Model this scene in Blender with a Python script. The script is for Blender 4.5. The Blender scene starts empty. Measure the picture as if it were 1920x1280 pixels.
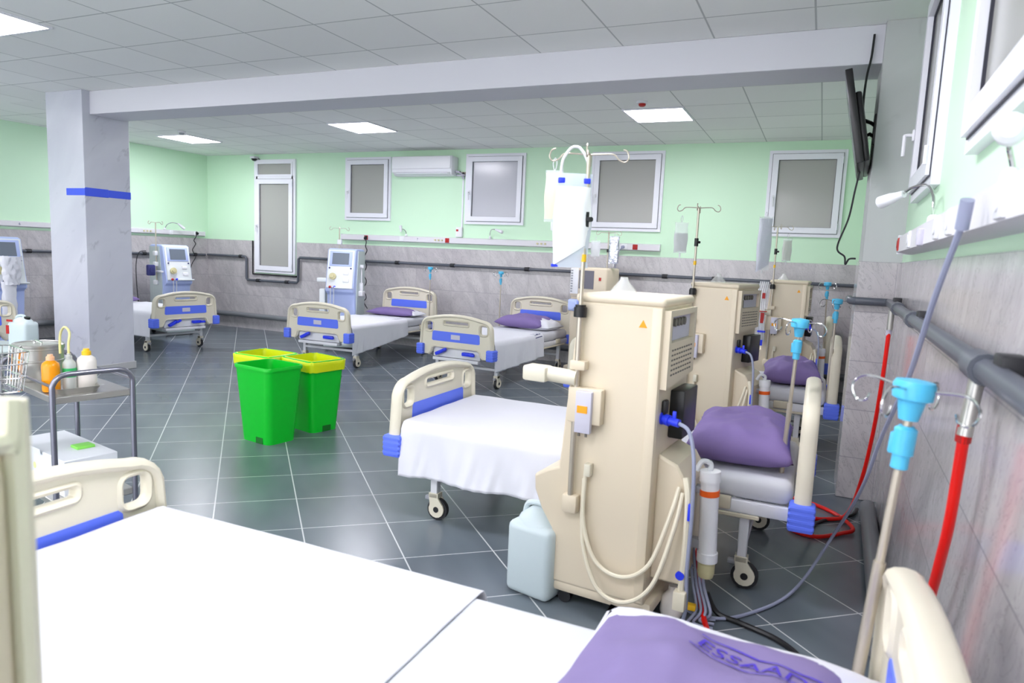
import bpy, bmesh, math, random
from mathutils import Vector, Matrix, noise
from mathutils.geometry import tessellate_polygon
random.seed(7)
scn = bpy.context.scene
COL = scn.collection
R = math.radians
PI = math.pi

# ------------------------------------------------------------------ materials
def lin(h):
    h = h.lstrip('#')
    out = []
    for i in (0, 2, 4):
        c = int(h[i:i + 2], 16) / 255
        out.append(c / 12.92 if c <= .04045 else ((c + .055) / 1.055) ** 2.4)
    return (*out, 1)

def mat(name, col, rough=.5, metal=0., bump=0., bscale=40., var=0., vscale=3., trans=0., alpha=1., emit=0., sheen=0., coat=0., ior=1.45, sub=0.):
    m = bpy.data.materials.new(name)
    m.use_nodes = True
    nt = m.node_tree
    b = nt.nodes['Principled BSDF']
    c = lin(col) if isinstance(col, str) else col
    b.inputs['Base Color'].default_value = c
    b.inputs['Roughness'].default_value = rough
    b.inputs['Metallic'].default_value = metal
    b.inputs['IOR'].default_value = ior
    b.inputs['Transmission Weight'].default_value = trans
    b.inputs['Alpha'].default_value = alpha
    b.inputs['Coat Weight'].default_value = coat
    if sub:
        b.inputs['Subsurface Weight'].default_value = sub
        b.inputs['Subsurface Radius'].default_value = (.02, .02, .02)
    if emit:
        b.inputs['Emission Color'].default_value = c
        b.inputs['Emission Strength'].default_value = emit
    tc = nt.nodes.new('ShaderNodeTexCoord')
    if var:
        n = nt.nodes.new('ShaderNodeTexNoise')
        n.inputs['Scale'].default_value = vscale
        n.inputs['Detail'].default_value = 4
        nt.links.new(tc.outputs['Object'], n.inputs['Vector'])
        mx = nt.nodes.new('ShaderNodeMix')
        mx.data_type = 'RGBA'
        mx.inputs[6].default_value = tuple(min(1, x * (1 - var)) for x in c[:3]) + (1,)
        mx.inputs[7].default_value = tuple(min(1, x * (1 + var)) for x in c[:3]) + (1,)
        nt.links.new(n.outputs['Fac'], mx.inputs[0])
        nt.links.new(mx.outputs[2], b.inputs['Base Color'])
    if bump:
        n = nt.nodes.new('ShaderNodeTexNoise')
        n.inputs['Scale'].default_value = bscale
        n.inputs['Detail'].default_value = 3
        nt.links.new(tc.outputs['Object'], n.inputs['Vector'])
        bp = nt.nodes.new('ShaderNodeBump')
        bp.inputs['Strength'].default_value = bump
        bp.inputs['Distance'].default_value = .01
        nt.links.new(n.outputs['Fac'], bp.inputs['Height'])
        nt.links.new(bp.outputs['Normal'], b.inputs['Normal'])
    return m

class NT:
    """small helper to write node maths"""
    def __init__(s, m):
        s.t = m.node_tree; s.b = s.t.nodes['Principled BSDF']
    def n(s, typ, **kw):
        x = s.t.nodes.new(typ)
        for k, v in kw.items(): setattr(x, k, v)
        return x
    def put(s, sock, v):
        if hasattr(v, 'links'): s.t.links.new(v, sock)
        else: sock.default_value = v
    def m(s, op, a, b=0., c=0.):
        x = s.n('ShaderNodeMath', operation=op)
        s.put(x.inputs[0], a); s.put(x.inputs[1], b); s.put(x.inputs[2], c)
        return x.outputs[0]
    def mix(s, f, a, b):
        x = s.n('ShaderNodeMix', data_type='RGBA')
        s.put(x.inputs[0], f); s.put(x.inputs[6], a); s.put(x.inputs[7], b)
        return x.outputs[2]
    def pos(s):
        g = s.n('ShaderNodeNewGeometry')
        sp = s.n('ShaderNodeSeparateXYZ')
        s.t.links.new(g.outputs['Position'], sp.inputs[0])
        return g.outputs['Position'], sp.outputs
    def line(s, coord, phase, step, half):
        """1 on grout lines at phase + n*step"""
        f = s.m('FRACT', s.m('DIVIDE', s.m('SUBTRACT', coord, phase - step / 2), step))
        d = s.m('MULTIPLY', s.m('ABSOLUTE', s.m('SUBTRACT', f, .5)), step)
        return s.m('LESS_THAN', d, half)
    def noise(s, vec, scale, detail=4, dist=0., rough=.5):
        x = s.n('ShaderNodeTexNoise')
        s.put(x.inputs['Vector'], vec)
        x.inputs['Scale'].default_value = scale; x.inputs['Detail'].default_value = detail
        x.inputs['Distortion'].default_value = dist; x.inputs['Roughness'].default_value = rough
        return x.outputs['Fac']
    def comb(s, x, y, z):
        c = s.n('ShaderNodeCombineXYZ')
        s.put(c.inputs[0], x); s.put(c.inputs[1], y); s.put(c.inputs[2], z)
        return c.outputs[0]
    def bump(s, h, strength, dist=.01):
        bp = s.n('ShaderNodeBump')
        bp.inputs['Strength'].default_value = strength; bp.inputs['Distance'].default_value = dist
        s.put(bp.inputs['Height'], h)
        s.t.links.new(bp.outputs[0], s.b.inputs['Normal'])
    def ramp(s, f, lo, hi):
        x = s.n('ShaderNodeMapRange')
        s.put(x.inputs[0], f); x.inputs[1].default_value = lo; x.inputs[2].default_value = hi
        return x.outputs[0]

def floor_material():
    m = mat('slate_floor_tiles', '#3b4045', .16)
    t = NT(m); P, xyz = t.pos()
    x, y = xyz[0], xyz[1]
    u = t.m('ADD', t.m('MULTIPLY', x, .7071), t.m('MULTIPLY', y, .7071))
    w = t.m('ADD', t.m('MULTIPLY', x, -.6428), t.m('MULTIPLY', y, .766))
    g = t.m('MAXIMUM', t.line(u, .72, .453, .0035), t.line(w, 3.727, .4625, .003))
    cu = t.m('FLOOR', t.m('DIVIDE', t.m('SUBTRACT', u, .72), .453))
    cw = t.m('FLOOR', t.m('DIVIDE', t.m('SUBTRACT', w, 3.727), .4625))
    wn = t.n('ShaderNodeTexWhiteNoise', noise_dimensions='2D')
    t.put(wn.inputs['Vector'], t.comb(cu, cw, 0.))
    st = t.comb(t.m('MULTIPLY', u, 2.2), t.m('MULTIPLY', w, .7), 0.)
    n1 = t.noise(st, 1.6, 2, .0)
    c = t.mix(t.ramp(n1, .25, .8), lin('#525a62'), lin('#6d767e'))
    c = t.mix(t.m('MULTIPLY', wn.outputs['Value'], .35), c, lin('#707a80'))
    c = t.mix(g, c, lin('#c4c6c8'))
    t.put(t.b.inputs['Base Color'], c)
    t.put(t.b.inputs['Roughness'], t.m('ADD', t.m('MULTIPLY', n1, .0), .26))
    t.b.inputs['IOR'].default_value = 1.5
    t.bump(g, -.12, .004)
    return m

def wall_tile_material(name, c1, c2, c3):
    m = mat(name, c1, .14)
    t = NT(m); P, xyz = t.pos()
    x, y, z = xyz
    u = t.m('ADD', x, y)
    gz = t.line(z, 1.571, .323, .0028)
    gu = t.line(u, .31, .64, .0016)
    g = t.m('MAXIMUM', gz, gu)
    cz = t.m('FLOOR', t.m('DIVIDE', t.m('SUBTRACT', z, 1.571), .323))
    cu = t.m('FLOOR', t.m('DIVIDE', t.m('SUBTRACT', u, .31), .64))
    off = t.m('ADD', t.m('MULTIPLY', cz, 3.7), t.m('MULTIPLY', cu, 5.3))
    v = t.comb(t.m('ADD', t.m('MULTIPLY', u, 2.6), t.m('ADD', off, t.m('MULTIPLY', z, 1.3))), t.m('MULTIPLY', z, 1.1), off)
    n1 = t.noise(v, 1.4, 6, 1.4, .6)
    n2 = t.noise(v, 4., 5, 2.2, .6)
    c = t.mix(t.ramp(n1, .35, .65), lin(c1), lin(c2))
    vein = t.m('LESS_THAN', t.m('ABSOLUTE', t.m('SUBTRACT', n2, .5)), .013)
    c = t.mix(t.m('MULTIPLY', vein, .4), c, lin(c3))
    c = t.mix(t.m('MULTIPLY', g, .8), c, lin('#97949a'))
    t.put(t.b.inputs['Base Color'], c)
    t.bump(g, -.3, .004)
    return m

def ceiling_material(name, px, sx, py, sy):
    m = mat(name, '#e2e2e0', .8)
    t = NT(m); P, xyz = t.pos()
    g = t.m('MAXIMUM', t.line(xyz[0], px, sx, .006), t.line(xyz[1], py, sy, .006))
    cx = t.m('FLOOR', t.m('DIVIDE', t.m('SUBTRACT', xyz[0], px), sx))
    cy = t.m('FLOOR', t.m('DIVIDE', t.m('SUBTRACT', xyz[1], py), sy))
    wn = t.n('ShaderNodeTexWhiteNoise', noise_dimensions='2D')
    t.put(wn.inputs['Vector'], t.comb(cx, cy, 0.))
    c = t.mix(wn.outputs['Value'], lin('#eeeeec'), lin('#f4f4f2'))
    c = t.mix(t.m('MULTIPLY', g, .75), c, lin('#a9abab'))
    t.put(t.b.inputs['Base Color'], c)
    t.bump(t.m('SUBTRACT', t.noise(P, 60, 3), t.m('MULTIPLY', g, 2.)), .12, .004)
    return m

def marble_material(name, c1, c2, c3, rough=.3):
    m = mat(name, c1, rough)
    t = NT(m); P, xyz = t.pos()
    v = t.comb(t.m('ADD', t.m('MULTIPLY', xyz[0], 1.6), t.m('MULTIPLY', xyz[2], -.9)), t.m('ADD', t.m('MULTIPLY', xyz[1], 1.6), t.m('MULTIPLY', xyz[2], -.9)), t.m('MULTIPLY', xyz[2], .5))
    n1 = t.noise(v, 1.1, 5, .8)
    n2 = t.noise(v, 1.5, 5, .35, .5)
    c = t.mix(t.ramp(n1, .3, .7), lin(c1), lin(c2))
    vein = t.ramp(t.m('ABSOLUTE', t.m('SUBTRACT', n2, .52)), .02, 0.)
    brk = t.ramp(t.noise(v, 3.3, 2), .54, .66)
    c = t.mix(t.m('MULTIPLY', t.m('MULTIPLY', vein, brk), .55), c, lin(c3))
    t.put(t.b.inputs['Base Color'], c)
    return m

M = dict(
    floor=floor_material(),
    tile=wall_tile_material('grey_marbled_wall_tiles', '#b2adb0', '#c6c2c3', '#8b868a'),
    ceil_front=ceiling_material('suspended_ceiling_front', -.174, .645, 4.65, .63),
    ceil_rear=ceiling_material('suspended_ceiling_rear', -.14, .633, 6.48, .66),
    green=mat('pale_green_wall_paint', '#d0f0d2', .5, bump=.03, bscale=90),
    column=marble_material('blue_grey_marble', '#bcbdc9', '#c9cad4', '#9596a3'),
    pillar=marble_material('grey_plaster', '#b9babb', '#c4c5c7', '#a8a9ab', .45),
    beam=mat('white_beam_paint', '#d3d2da', .6, bump=.02),
    skirting=mat('grey_stone_skirting', '#b5b5b7', .35, var=.08, vscale=8),
    ivory=mat('ivory_moulded_plastic', '#ddd6c3', .38, bump=.02, bscale=200),
    cream=mat('cream_machine_plastic', '#ddcfb8', .42, bump=.03, bscale=180),
    cream_d=mat('cream_hose_rubber', '#e5dcc6', .4),
    blue=mat('blue_moulded_plastic', '#5f78f2', .4),
    blue_deep=mat('deep_blue_plastic', '#2b3fe8', .35),
    cyan=mat('sky_blue_plastic', '#55bfe8', .35),
    white_metal=mat('white_powder_coated_steel', '#dddde2', .35),
    white=mat('white_plastic', '#e9e9ee', .35),
    pvc=mat('white_window_plastic', '#ececf4', .35),
    rail=mat('off_white_trunking', '#dfdce2', .4),
    steel=mat('brushed_stainless_steel', '#bdbbb6', .3, .75, bump=.02, bscale=300),
    chrome=mat('chrome', '#d0d0d0', .12, 1.),
    steel_grey=mat('grey_steel_tube', '#8f8f9c', .3, .85),
    pole=mat('satin_steel_pole', '#c2b9aa', .3, .6),
    sheet=mat('white_cotton_sheet', '#dcdce4', .8, bump=.08, bscale=25),
    mattress=mat('white_mattress_cover', '#cecfd6', .55, bump=.05, bscale=12),
    purple=mat('purple_pillow_cotton', '#7d6aa0', .75, bump=.12, bscale=18, var=.06, vscale=6),
    lilac=mat('lilac_pillow_cotton', '#7f719e', .75, bump=.12, bscale=18, var=.04, vscale=6),
    print_blue=mat('violet_fabric_print', '#4a35b8', .8),
    navy=mat('navy_print', '#33366f', .7),
    dark=mat('black_rubber', '#26262a', .5),
    black=mat('black_plastic', '#1d1d1f', .35),
    screen_black=mat('dark_television_casing', '#19191b', .35),
    pipe=mat('dark_grey_plastic_pipe', '#565a64', .35),
    drain=mat('grey_drain_pipe', '#7c7f84', .4),
    red=mat('red_rubber_hose', '#ea160d', .35),
    red_p=mat('red_plastic', '#b01e1c', .4),
    orange=mat('orange_plastic', '#f2641c', .4),
    yellow=mat('yellow_plastic', '#f3c021', .4),
    warn=mat('amber_warning_label', '#f2a215', .5),
    green_bin=mat('bright_green_plastic', '#06c22c', .3, sub=.0),
    lime_bin=mat('light_green_plastic', '#3af022', .35),
    liner=mat('yellow_bin_liner', '#d7e316', .35, bump=.3, bscale=25),
    frosted=mat('frosted_window_glass', '#a9a9a4', .18, var=.05, vscale=.7),
    frosted_l=mat('pale_frosted_window_glass', '#c3c3cb', .18, var=.05, vscale=.7),
    gasket=mat('dark_window_gasket', '#33333f', .5),
    grey_p=mat('grey_plastic', '#9a9ca4', .4),
    label=mat('printed_paper_label', '#c9c6d6', .6),
    glassy=mat('clear_plastic_film', '#eef2f4', .12, alpha=.32),
    clearblue=mat('pale_blue_film', '#dfe8f6', .2, alpha=.6),
    milk=mat('milky_powder', '#f1f1f4', .6),
    foil=mat('silver_foil', '#c9cbd8', .2, .8, bump=.6, bscale=30),
    canister=mat('translucent_canister_plastic', '#d5e2e6', .35, trans=.15),
    sleeve=mat('grey_cable', '#9a9fb8', .45),
    lblue=mat('pale_blue_machine_panel', '#b9c7f4', .4),
    lwhite=mat('white_machine_panel', '#e6eaec', .35),
    lgrey=mat('grey_green_machine_side', '#c5d0d0', .4),
    lcd=mat('grey_screen', '#6f7885', .2),
    lcd_d=mat('dark_grey_screen', '#5a5866', .2),
    grille=mat('dark_grille', '#6f6a62', .6),
    tape=mat('blue_adhesive_tape', '#3b55e0', .35),
    amber=mat('amber_antiseptic', '#f0980c', .25),
    bottle=mat('clear_bottle_plastic', '#e6e9e6', .2, trans=.45),
    bottle_w=mat('white_bottle_plastic', '#e9e2dc', .3),
    copper=mat('copper_strip', '#c8833c', .3, .8),
    card=mat('white_carton', '#dfe2e8', .6),
    lime=mat('lime_green_tab', '#86d95a', .5),
    glow=mat('light_panel_diffuser', '#f8f6ff', .5, emit=22.),
    frame=mat('white_light_frame', '#e8e8f0', .5),
    tube_clear=mat('clear_tubing', '#e4e6ea', .2, alpha=.7),
    tubecream=mat('yellow_tubing', '#ddd694', .3),
    off=mat('beige_bed_rail', '#cfc6b0', .4),
    bone=mat('bone_pump_rotor', '#cfc79b', .4),
)

# ------------------------------------------------------------------ mesh building
def cr(pts, n=6, closed=False):
    P = [Vector(p) for p in pts]
    out = []
    N = len(P)
    for i in range(N if closed else N - 1):
        if closed: a, b, c, d = P[i - 1], P[i], P[(i + 1) % N], P[(i + 2) % N]
        else: a, b, c, d = P[max(i - 1, 0)], P[i], P[i + 1], P[min(i + 2, N - 1)]
        for k in range(n):
            t = k / n
            out.append(.5 * ((2 * b) + (c - a) * t + (2 * a - 5 * b + 4 * c - d) * t * t + (3 * b - a - 3 * c + d) * t ** 3))
    if not closed: out.append(P[-1])
    return out

def arc(cx, cy, r, a0, a1, n=6):
    return [(cx + r * math.cos(R(a0 + (a1 - a0) * i / n)), cy + r * math.sin(R(a0 + (a1 - a0) * i / n))) for i in range(n + 1)]

def rrect(x0, y0, x1, y1, r, n=4):
    return arc(x1 - r, y0 + r, r, -90, 0, n) + arc(x1 - r, y1 - r, r, 0, 90, n) + arc(x0 + r, y1 - r, r, 90, 180, n) + arc(x0 + r, y0 + r, r, 180, 270, n)

class MB:
    def __init__(s): s.v = []; s.f = []; s.M = None
    def add(s, vs, fs, T=None):
        o = len(s.v)
        for p in vs:
            p = Vector(p)
            if T is not None: p = T @ p
            if s.M is not None: p = s.M @ p
            s.v.append(p)
        s.f += [tuple(i + o for i in f) for f in fs]
        return s
    def box(s, x0, x1, y0, y1, z0, z1, T=None):
        v = [(x, y, z) for x in (x0, x1) for y in (y0, y1) for z in (z0, z1)]
        return s.add(v, [(0, 1, 3, 2), (4, 6, 7, 5), (0, 4, 5, 1), (2, 3, 7, 6), (0, 2, 6, 4), (1, 5, 7, 3)], T)
    def rbox(s, x0, x1, y0, y1, z0, z1, r=.01, seg=2, T=None):
        bm = bmesh.new()
        bmesh.ops.create_cube(bm, size=1)
        for v in bm.verts:
            v.co = Vector(((x0 + x1) / 2 + v.co.x * (x1 - x0), (y0 + y1) / 2 + v.co.y * (y1 - y0), (z0 + z1) / 2 + v.co.z * (z1 - z0)))
        r = min(r, .49 * min(abs(x1 - x0), abs(y1 - y0), abs(z1 - z0)))
        bmesh.ops.bevel(bm, geom=list(bm.edges), offset=r, segments=seg, profile=.5, affect='EDGES')
        bm.verts.index_update()
        s.add([v.co.copy() for v in bm.verts], [[v.index for v in f.verts] for f in bm.faces], T)
        bm.free(); return s
    def tube(s, pts, r, seg=8, closed=False, cap=True, T=None):
        P = [Vector(p) for p in pts]; N = len(P)
        rad = r if hasattr(r, '__len__') else [r] * N
        vs = []; n = None
        for i in range(N):
            a = P[i - 1] if (i > 0 or closed) else P[i]
            b = P[(i + 1) % N] if (i < N - 1 or closed) else P[i]
            t = (b - a)
            t = t.normalized() if t.length > 1e-9 else Vector((0, 0, 1))
            if n is None:
                n = t.cross(Vector((0, 0, 1)))
                if n.length < 1e-3: n = t.cross(Vector((0, 1, 0)))
                n.normalize()
            else:
                n = n - t * n.dot(t)
                n = n.normalized() if n.length > 1e-6 else t.orthogonal().normalized()
            bn = t.cross(n)
            for k in range(seg):
                a_ = 2 * PI * k / seg
                vs.append(P[i] + rad[i] * (math.cos(a_) * n + math.sin(a_) * bn))
        fs = []
        for i in range(N if closed else N - 1):
            j = (i + 1) % N
            for k in range(seg):
                l = (k + 1) % seg
                fs.append((i * seg + k, i * seg + l, j * seg + l, j * seg + k))
        if cap and not closed:
            fs.append(tuple(range(seg - 1, -1, -1))); fs.append(tuple((N - 1) * seg + k for k in range(seg)))
        return s.add(vs, fs, T)
    def cyl(s, p0, p1, r, seg=16, r1=None, T=None):
        return s.tube([p0, p1], [r, r if r1 is None else r1], seg, T=T)
    def lathe(s, prof, seg=24, c=(0, 0, 0), T=None):
        vs = []
        for r, z in prof:
            for k in range(seg):
                a = 2 * PI * k / seg
                vs.append((c[0] + r * math.cos(a), c[1] + r * math.sin(a), c[2] + z))
        fs = []
        for i in range(len(prof) - 1):
            for k in range(seg):
                l = (k + 1) % seg
                fs.append((i * seg + k, i * seg + l, (i + 1) * seg + l, (i + 1) * seg + k))
        fs.append(tuple(range(seg - 1, -1, -1))); fs.append(tuple((len(prof) - 1) * seg + k for k in range(seg)))
        return s.add(vs, fs, T)
    def prism(s, outer, holes, d0, d1, T):
        """2D outline (a,b) with holes, thickness d0..d1; T maps (a,b,d) to space"""
        loops = [outer] + list(holes)
        flat = [p for l in loops for p in l]
        tris = tessellate_polygon([[Vector((p[0], p[1], 0)) for p in l] for l in loops])
        n = len(flat)
        vs = [(p[0], p[1], d0) for p in flat] + [(p[0], p[1], d1) for p in flat]
        fs = [tuple(t) for t in tris] + [tuple(i + n for i in reversed(t)) for t in tris]
        o = 0
        for l in loops:
            k = len(l)
            for i in range(k):
                j = (i + 1) % k
                fs.append((o + i, o + j, n + o + j, n + o + i))
            o += k
        return s.add(vs, fs, T)
    def sphere(s, c, r, seg=14, rings=8, sc=(1, 1, 1)):
        prof = [(max(1e-4, r * math.sin(PI * i / rings)), -r * math.cos(PI * i / rings)) for i in range(rings + 1)]
        T = Matrix.Translation(c) @ Matrix.Diagonal((*sc, 1))
        return s.lathe(prof, seg, T=T)
    def grid(s, nu, nv, fn):
        vs = [fn(i / (nu - 1), j / (nv - 1)) for i in range(nu) for j in range(nv)]
        fs = [(i * nv + j, (i + 1) * nv + j, (i + 1) * nv + j + 1, i * nv + j + 1) for i in range(nu - 1) for j in range(nv - 1)]
        return s.add(vs, fs)

# maps for prism: outline axes -> space
YZ = Matrix(((0, 0, 1, 0), (1, 0, 0, 0), (0, 1, 0, 0), (0, 0, 0, 1)))   # (a,b,d) -> (d, a, b)
XZ = Matrix(((1, 0, 0, 0), (0, 0, 1, 0), (0, 1, 0, 0), (0, 0, 0, 1)))   # (a,b,d) -> (a, d, b)
XY = Matrix.Identity(4)

def obj(name, mb, m, parent=None, sharp=38, label=None):
    me = bpy.data.meshes.new(name)
    me.from_pydata([tuple(v) for v in mb.v], [], mb.f)
    bm = bmesh.new(); bm.from_mesh(me)
    bmesh.ops.recalc_face_normals(bm, faces=list(bm.faces))
    bm.to_mesh(me); bm.free()
    me.shade_smooth()
    me.set_sharp_from_angle(angle=R(sharp))
    me.materials.append(M[m] if isinstance(m, str) else m)
    o = bpy.data.objects.new(name, me)
    COL.objects.link(o)
    if parent is not None: o.parent = parent
    if label: o['label'] = label
    return o

def tag(o, label, cat, group=None, kind=None):
    o['label'] = label; o['category'] = cat
    if group: o['group'] = group
    if kind: o['kind'] = kind
    return o

def thing(name, label, cat, loc=(0, 0, 0), rz=0., group=None):
    o = bpy.data.objects.new(name, None)
    o.empty_display_size = .05
    COL.objects.link(o)
    o.location = loc; o.rotation_euler = (0, 0, R(rz))
    return tag(o, label, cat, group)

def struct(name, mb, m, label, cat, parent=None, sharp=38):
    o = obj(name, mb, m, parent, sharp)
    o['kind'] = 'structure'
    return tag(o, label, cat)

def dup(root, loc, rz, label, group=None):
    def cp(o, par):
        c = o.copy(); COL.objects.link(c); c.parent = par
        for ch in list(o.children): cp(ch, c)
        return c
    r = cp(root, None)
    r.location = loc; r.rotation_euler = (0, 0, R(rz)); r['label'] = label
    if group: r['group'] = group
    return r

def text_polys(body, size):
    cu = bpy.data.curves.new('lettering', 'FONT')
    cu.body = body; cu.size = size; cu.align_x = 'CENTER'; cu.align_y = 'CENTER'; cu.resolution_u = 3
    o = bpy.data.objects.new('lettering', cu)
    COL.objects.link(o)
    bpy.context.view_layer.update()
    me = bpy.data.meshes.new_from_object(o.evaluated_get(bpy.context.evaluated_depsgraph_get()))
    vs = [v.co.copy() for v in me.vertices]; fs = [tuple(p.vertices) for p in me.polygons]
    bpy.data.objects.remove(o); bpy.data.curves.remove(cu); bpy.data.meshes.remove(me)
    return vs, fs

# ------------------------------------------------------------------ camera
cam = bpy.data.cameras.new('camera')
cam.sensor_width = 36.; cam.lens = 1290. * 36 / 1920
cam.clip_start = .02
co = bpy.data.objects.new('camera', cam)
COL.objects.link(co)
yaw, pitch, roll = -.4163, -.125, .0432
fw = Vector((math.sin(yaw) * math.cos(pitch), math.cos(yaw) * math.cos(pitch), math.sin(pitch)))
r0 = Vector((math.cos(yaw), -math.sin(yaw), 0)); u0 = r0.cross(fw)
rv = math.cos(roll) * r0 + math.sin(roll) * u0
uv = -math.sin(roll) * r0 + math.cos(roll) * u0
co.matrix_world = Matrix(((rv.x, uv.x, -fw.x, 0), (rv.y, uv.y, -fw.y, 0), (rv.z, uv.z, -fw.z, 1.5156), (0, 0, 0, 1)))
scn.camera = co
cam.dof.use_dof = True
cam.dof.focus_distance = 6.2
cam.dof.aperture_fstop = 4.0

# ------------------------------------------------------------------ the room
H = 3.0556; T0 = 1.571; YB = 9.36; YF = -2.6
def rwx(y): return .3453 + .0225 * y
def lwx(y): return -10.6558 + .0357 * y
RZR = -91.29; RZL = 87.96           # wall frames: local x to the right along the wall, local y into it

struct('floor', MB().add([(-11.2, YF - .2, 0), (1., YF - .2, 0), (1., YB + .2, 0), (-11.2, YB + .2, 0), (-11.2, YF - .2, -.1), (1., YF - .2, -.1), (1., YB + .2, -.1), (-11.2, YB + .2, -.1)],
       [(0, 1, 2, 3), (7, 6, 5, 4), (0, 4, 5, 1), (1, 5, 6, 2), (2, 6, 7, 3), (3, 7, 4, 0)]), 'floor', 'dark grey slate floor tiles laid diagonally', 'floor')
struct('ceiling', MB().box(-11.2, 1., YF - .2, 5.27, H, H + .1), 'ceil_front', 'grey suspended tile ceiling in front of the white beam', 'ceiling')
struct('ceiling_rear', MB().box(-11.2, 1., 5.27, YB + .2, H, H + .1), 'ceil_rear', 'grey suspended tile ceiling behind the white beam', 'ceiling')

def wall_grid(mb, A, B, z0, z1, holes, th=.16):
    """wall from A to B (2D), holes (s0,s1,z0,z1) along it; thickness away from the room (to the left of A->B reversed)"""
    A = Vector(A); B = Vector(B); L = (B - A).length; d = (B - A) / L
    n = Vector((-d.y, d.x))
    ss = sorted({0, L, *[h[0] for h in holes], *[h[1] for h in holes]})
    zs = sorted({z0, z1, *[h[2] for h in holes], *[h[3] for h in holes]})
    for i in range(len(ss) - 1):
        for j in range(len(zs) - 1):
            cs = (ss[i] + ss[i + 1]) / 2; cz = (zs[j] + zs[j + 1]) / 2
            if any(h[0] < cs < h[1] and h[2] < cz < h[3] for h in holes): continue
            p, q = A + d * ss[i], A + d * ss[i + 1]
            v = []
            for o in (0, th):
                for a in (p, q):
                    for z in (zs[j], zs[j + 1]): v.append((a.x + n.x * o, a.y + n.y * o, z))
            mb.add(v, [(0, 1, 3, 2), (4, 6, 7, 5), (0, 4, 5, 1), (2, 3, 7, 6), (0, 2, 6, 4), (1, 5, 7, 3)])
    return mb

XL = lwx(YB); XR = rwx(YB)
BW = [(-7.22, -6.34, 1.97, 2.965), (-5.0, -4.03, 1.95, 2.98), (-3.03, -2.025, 1.905, 2.97), (-.72, .165, 1.89, 2.94), (-9.17, -8.262, 1.02, 2.962)]
ins = .03
holes = [(x0 - XL + ins, x1 - XL - ins, z0 + ins, z1 - ins) for x0, x1, z0, z1 in BW]
struct('wall_back', wall_grid(MB(), (XL, YB), (XR, YB), 0, H, holes), 'green', 'pale green back wall with five white windows', 'wall')
RWIN = [(3.45, 4.40, 1.89, 2.95), (1.50, 2.55, 1.88, 2.95)]
Rf = (XR, YB); Rn = (rwx(YF), YF)
holes_r = [(YB - y1 + ins, YB - y0 - ins, z0 + ins, z1 - ins) for y0, y1, z0, z1 in RWIN]
struct('wall_right', wall_grid(MB(), Rf, Rn, 0, H, holes_r), 'green', 'pale green right wall with a mounted white rail', 'wall')
struct('wall_left', wall_grid(MB(), (lwx(YF), YF), (XL, YB), 0, H, []), 'green', 'pale green left wall behind the marble column', 'wall')
# tiled wainscots
wt = .012
hb = [(x0 - XL - .03, x1 - XL + .03, z0 - .03, z1) for x0, x1, z0, z1 in BW[4:]]
def wains(name, A, B, label, hs=()):
    d = (Vector(B) - Vector(A)).normalized(); n = Vector((-d.y, d.x))
    A2 = Vector(A) - n * wt; B2 = Vector(B) - n * wt
    struct(name, wall_grid(MB(), A2, B2, 0, T0, [h for h in hs], wt), 'tile', label, 'wall tiling')
hb5 = [(BW[4][0] - XL - .02, BW[4][1] - XL + .02, BW[4][2] - .02, T0 + 1)]
hb5 = [(a, b, c, T0) for a, b, c, d in hb5]
wains('trim_1', (XL, YB), (XR, YB), 'grey marbled tile wainscot along the back wall', hb5)
wains('trim_2', Rf, Rn, 'grey marbled tile wainscot along the right wall')
wains('trim_3', (lwx(YF), YF), (XL, YB), 'grey marbled tile wainscot along the left wall')

# beam, column, pillar
struct('beam', MB().rbox(-7.32, .3, 5.075, 5.47, 2.815, H, .004, 1), 'beam', 'long white ceiling beam from the column to the right pillar', 'beam')
colr = thing('column', 'tall blue-grey marble column at the left with blue tape round it', 'column', (-7.6, 5.26, 0)); colr['kind'] = 'structure'
obj('shaft', MB().rbox(-.30, .30, -.27, .27, 0, H, .004, 1), 'column', colr)
obj('skirting', MB().rbox(-.312, .312, -.282, .282, 0, .085, .003, 1), 'skirting', colr)
mb = MB()
mb.box(.300, .303, -.27, .272, 1.955, 2.035)
mb.rbox(.2995, .3045, -.268, .0, 1.95, 2.04, .002, 1)
mb.box(-.0, .303, -.2725, -.27, 1.955, 2.03)
tp = obj('blue_tape', mb, 'tape', colr)
pil = thing('pillar', 'grey right-hand pillar with a tiled lower half and a television on it', 'pillar', (.40, 5.22, 0)); pil['kind'] = 'structure'
obj('shaft', MB().rbox(-.17, .16, -.21, .21, T0 - .05, H, .004, 1), 'pillar', pil)
obj('tile_cladding', MB().rbox(-.183, .16, -.225, .225, 0, T0, .004, 1), 'tile', pil)

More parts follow.
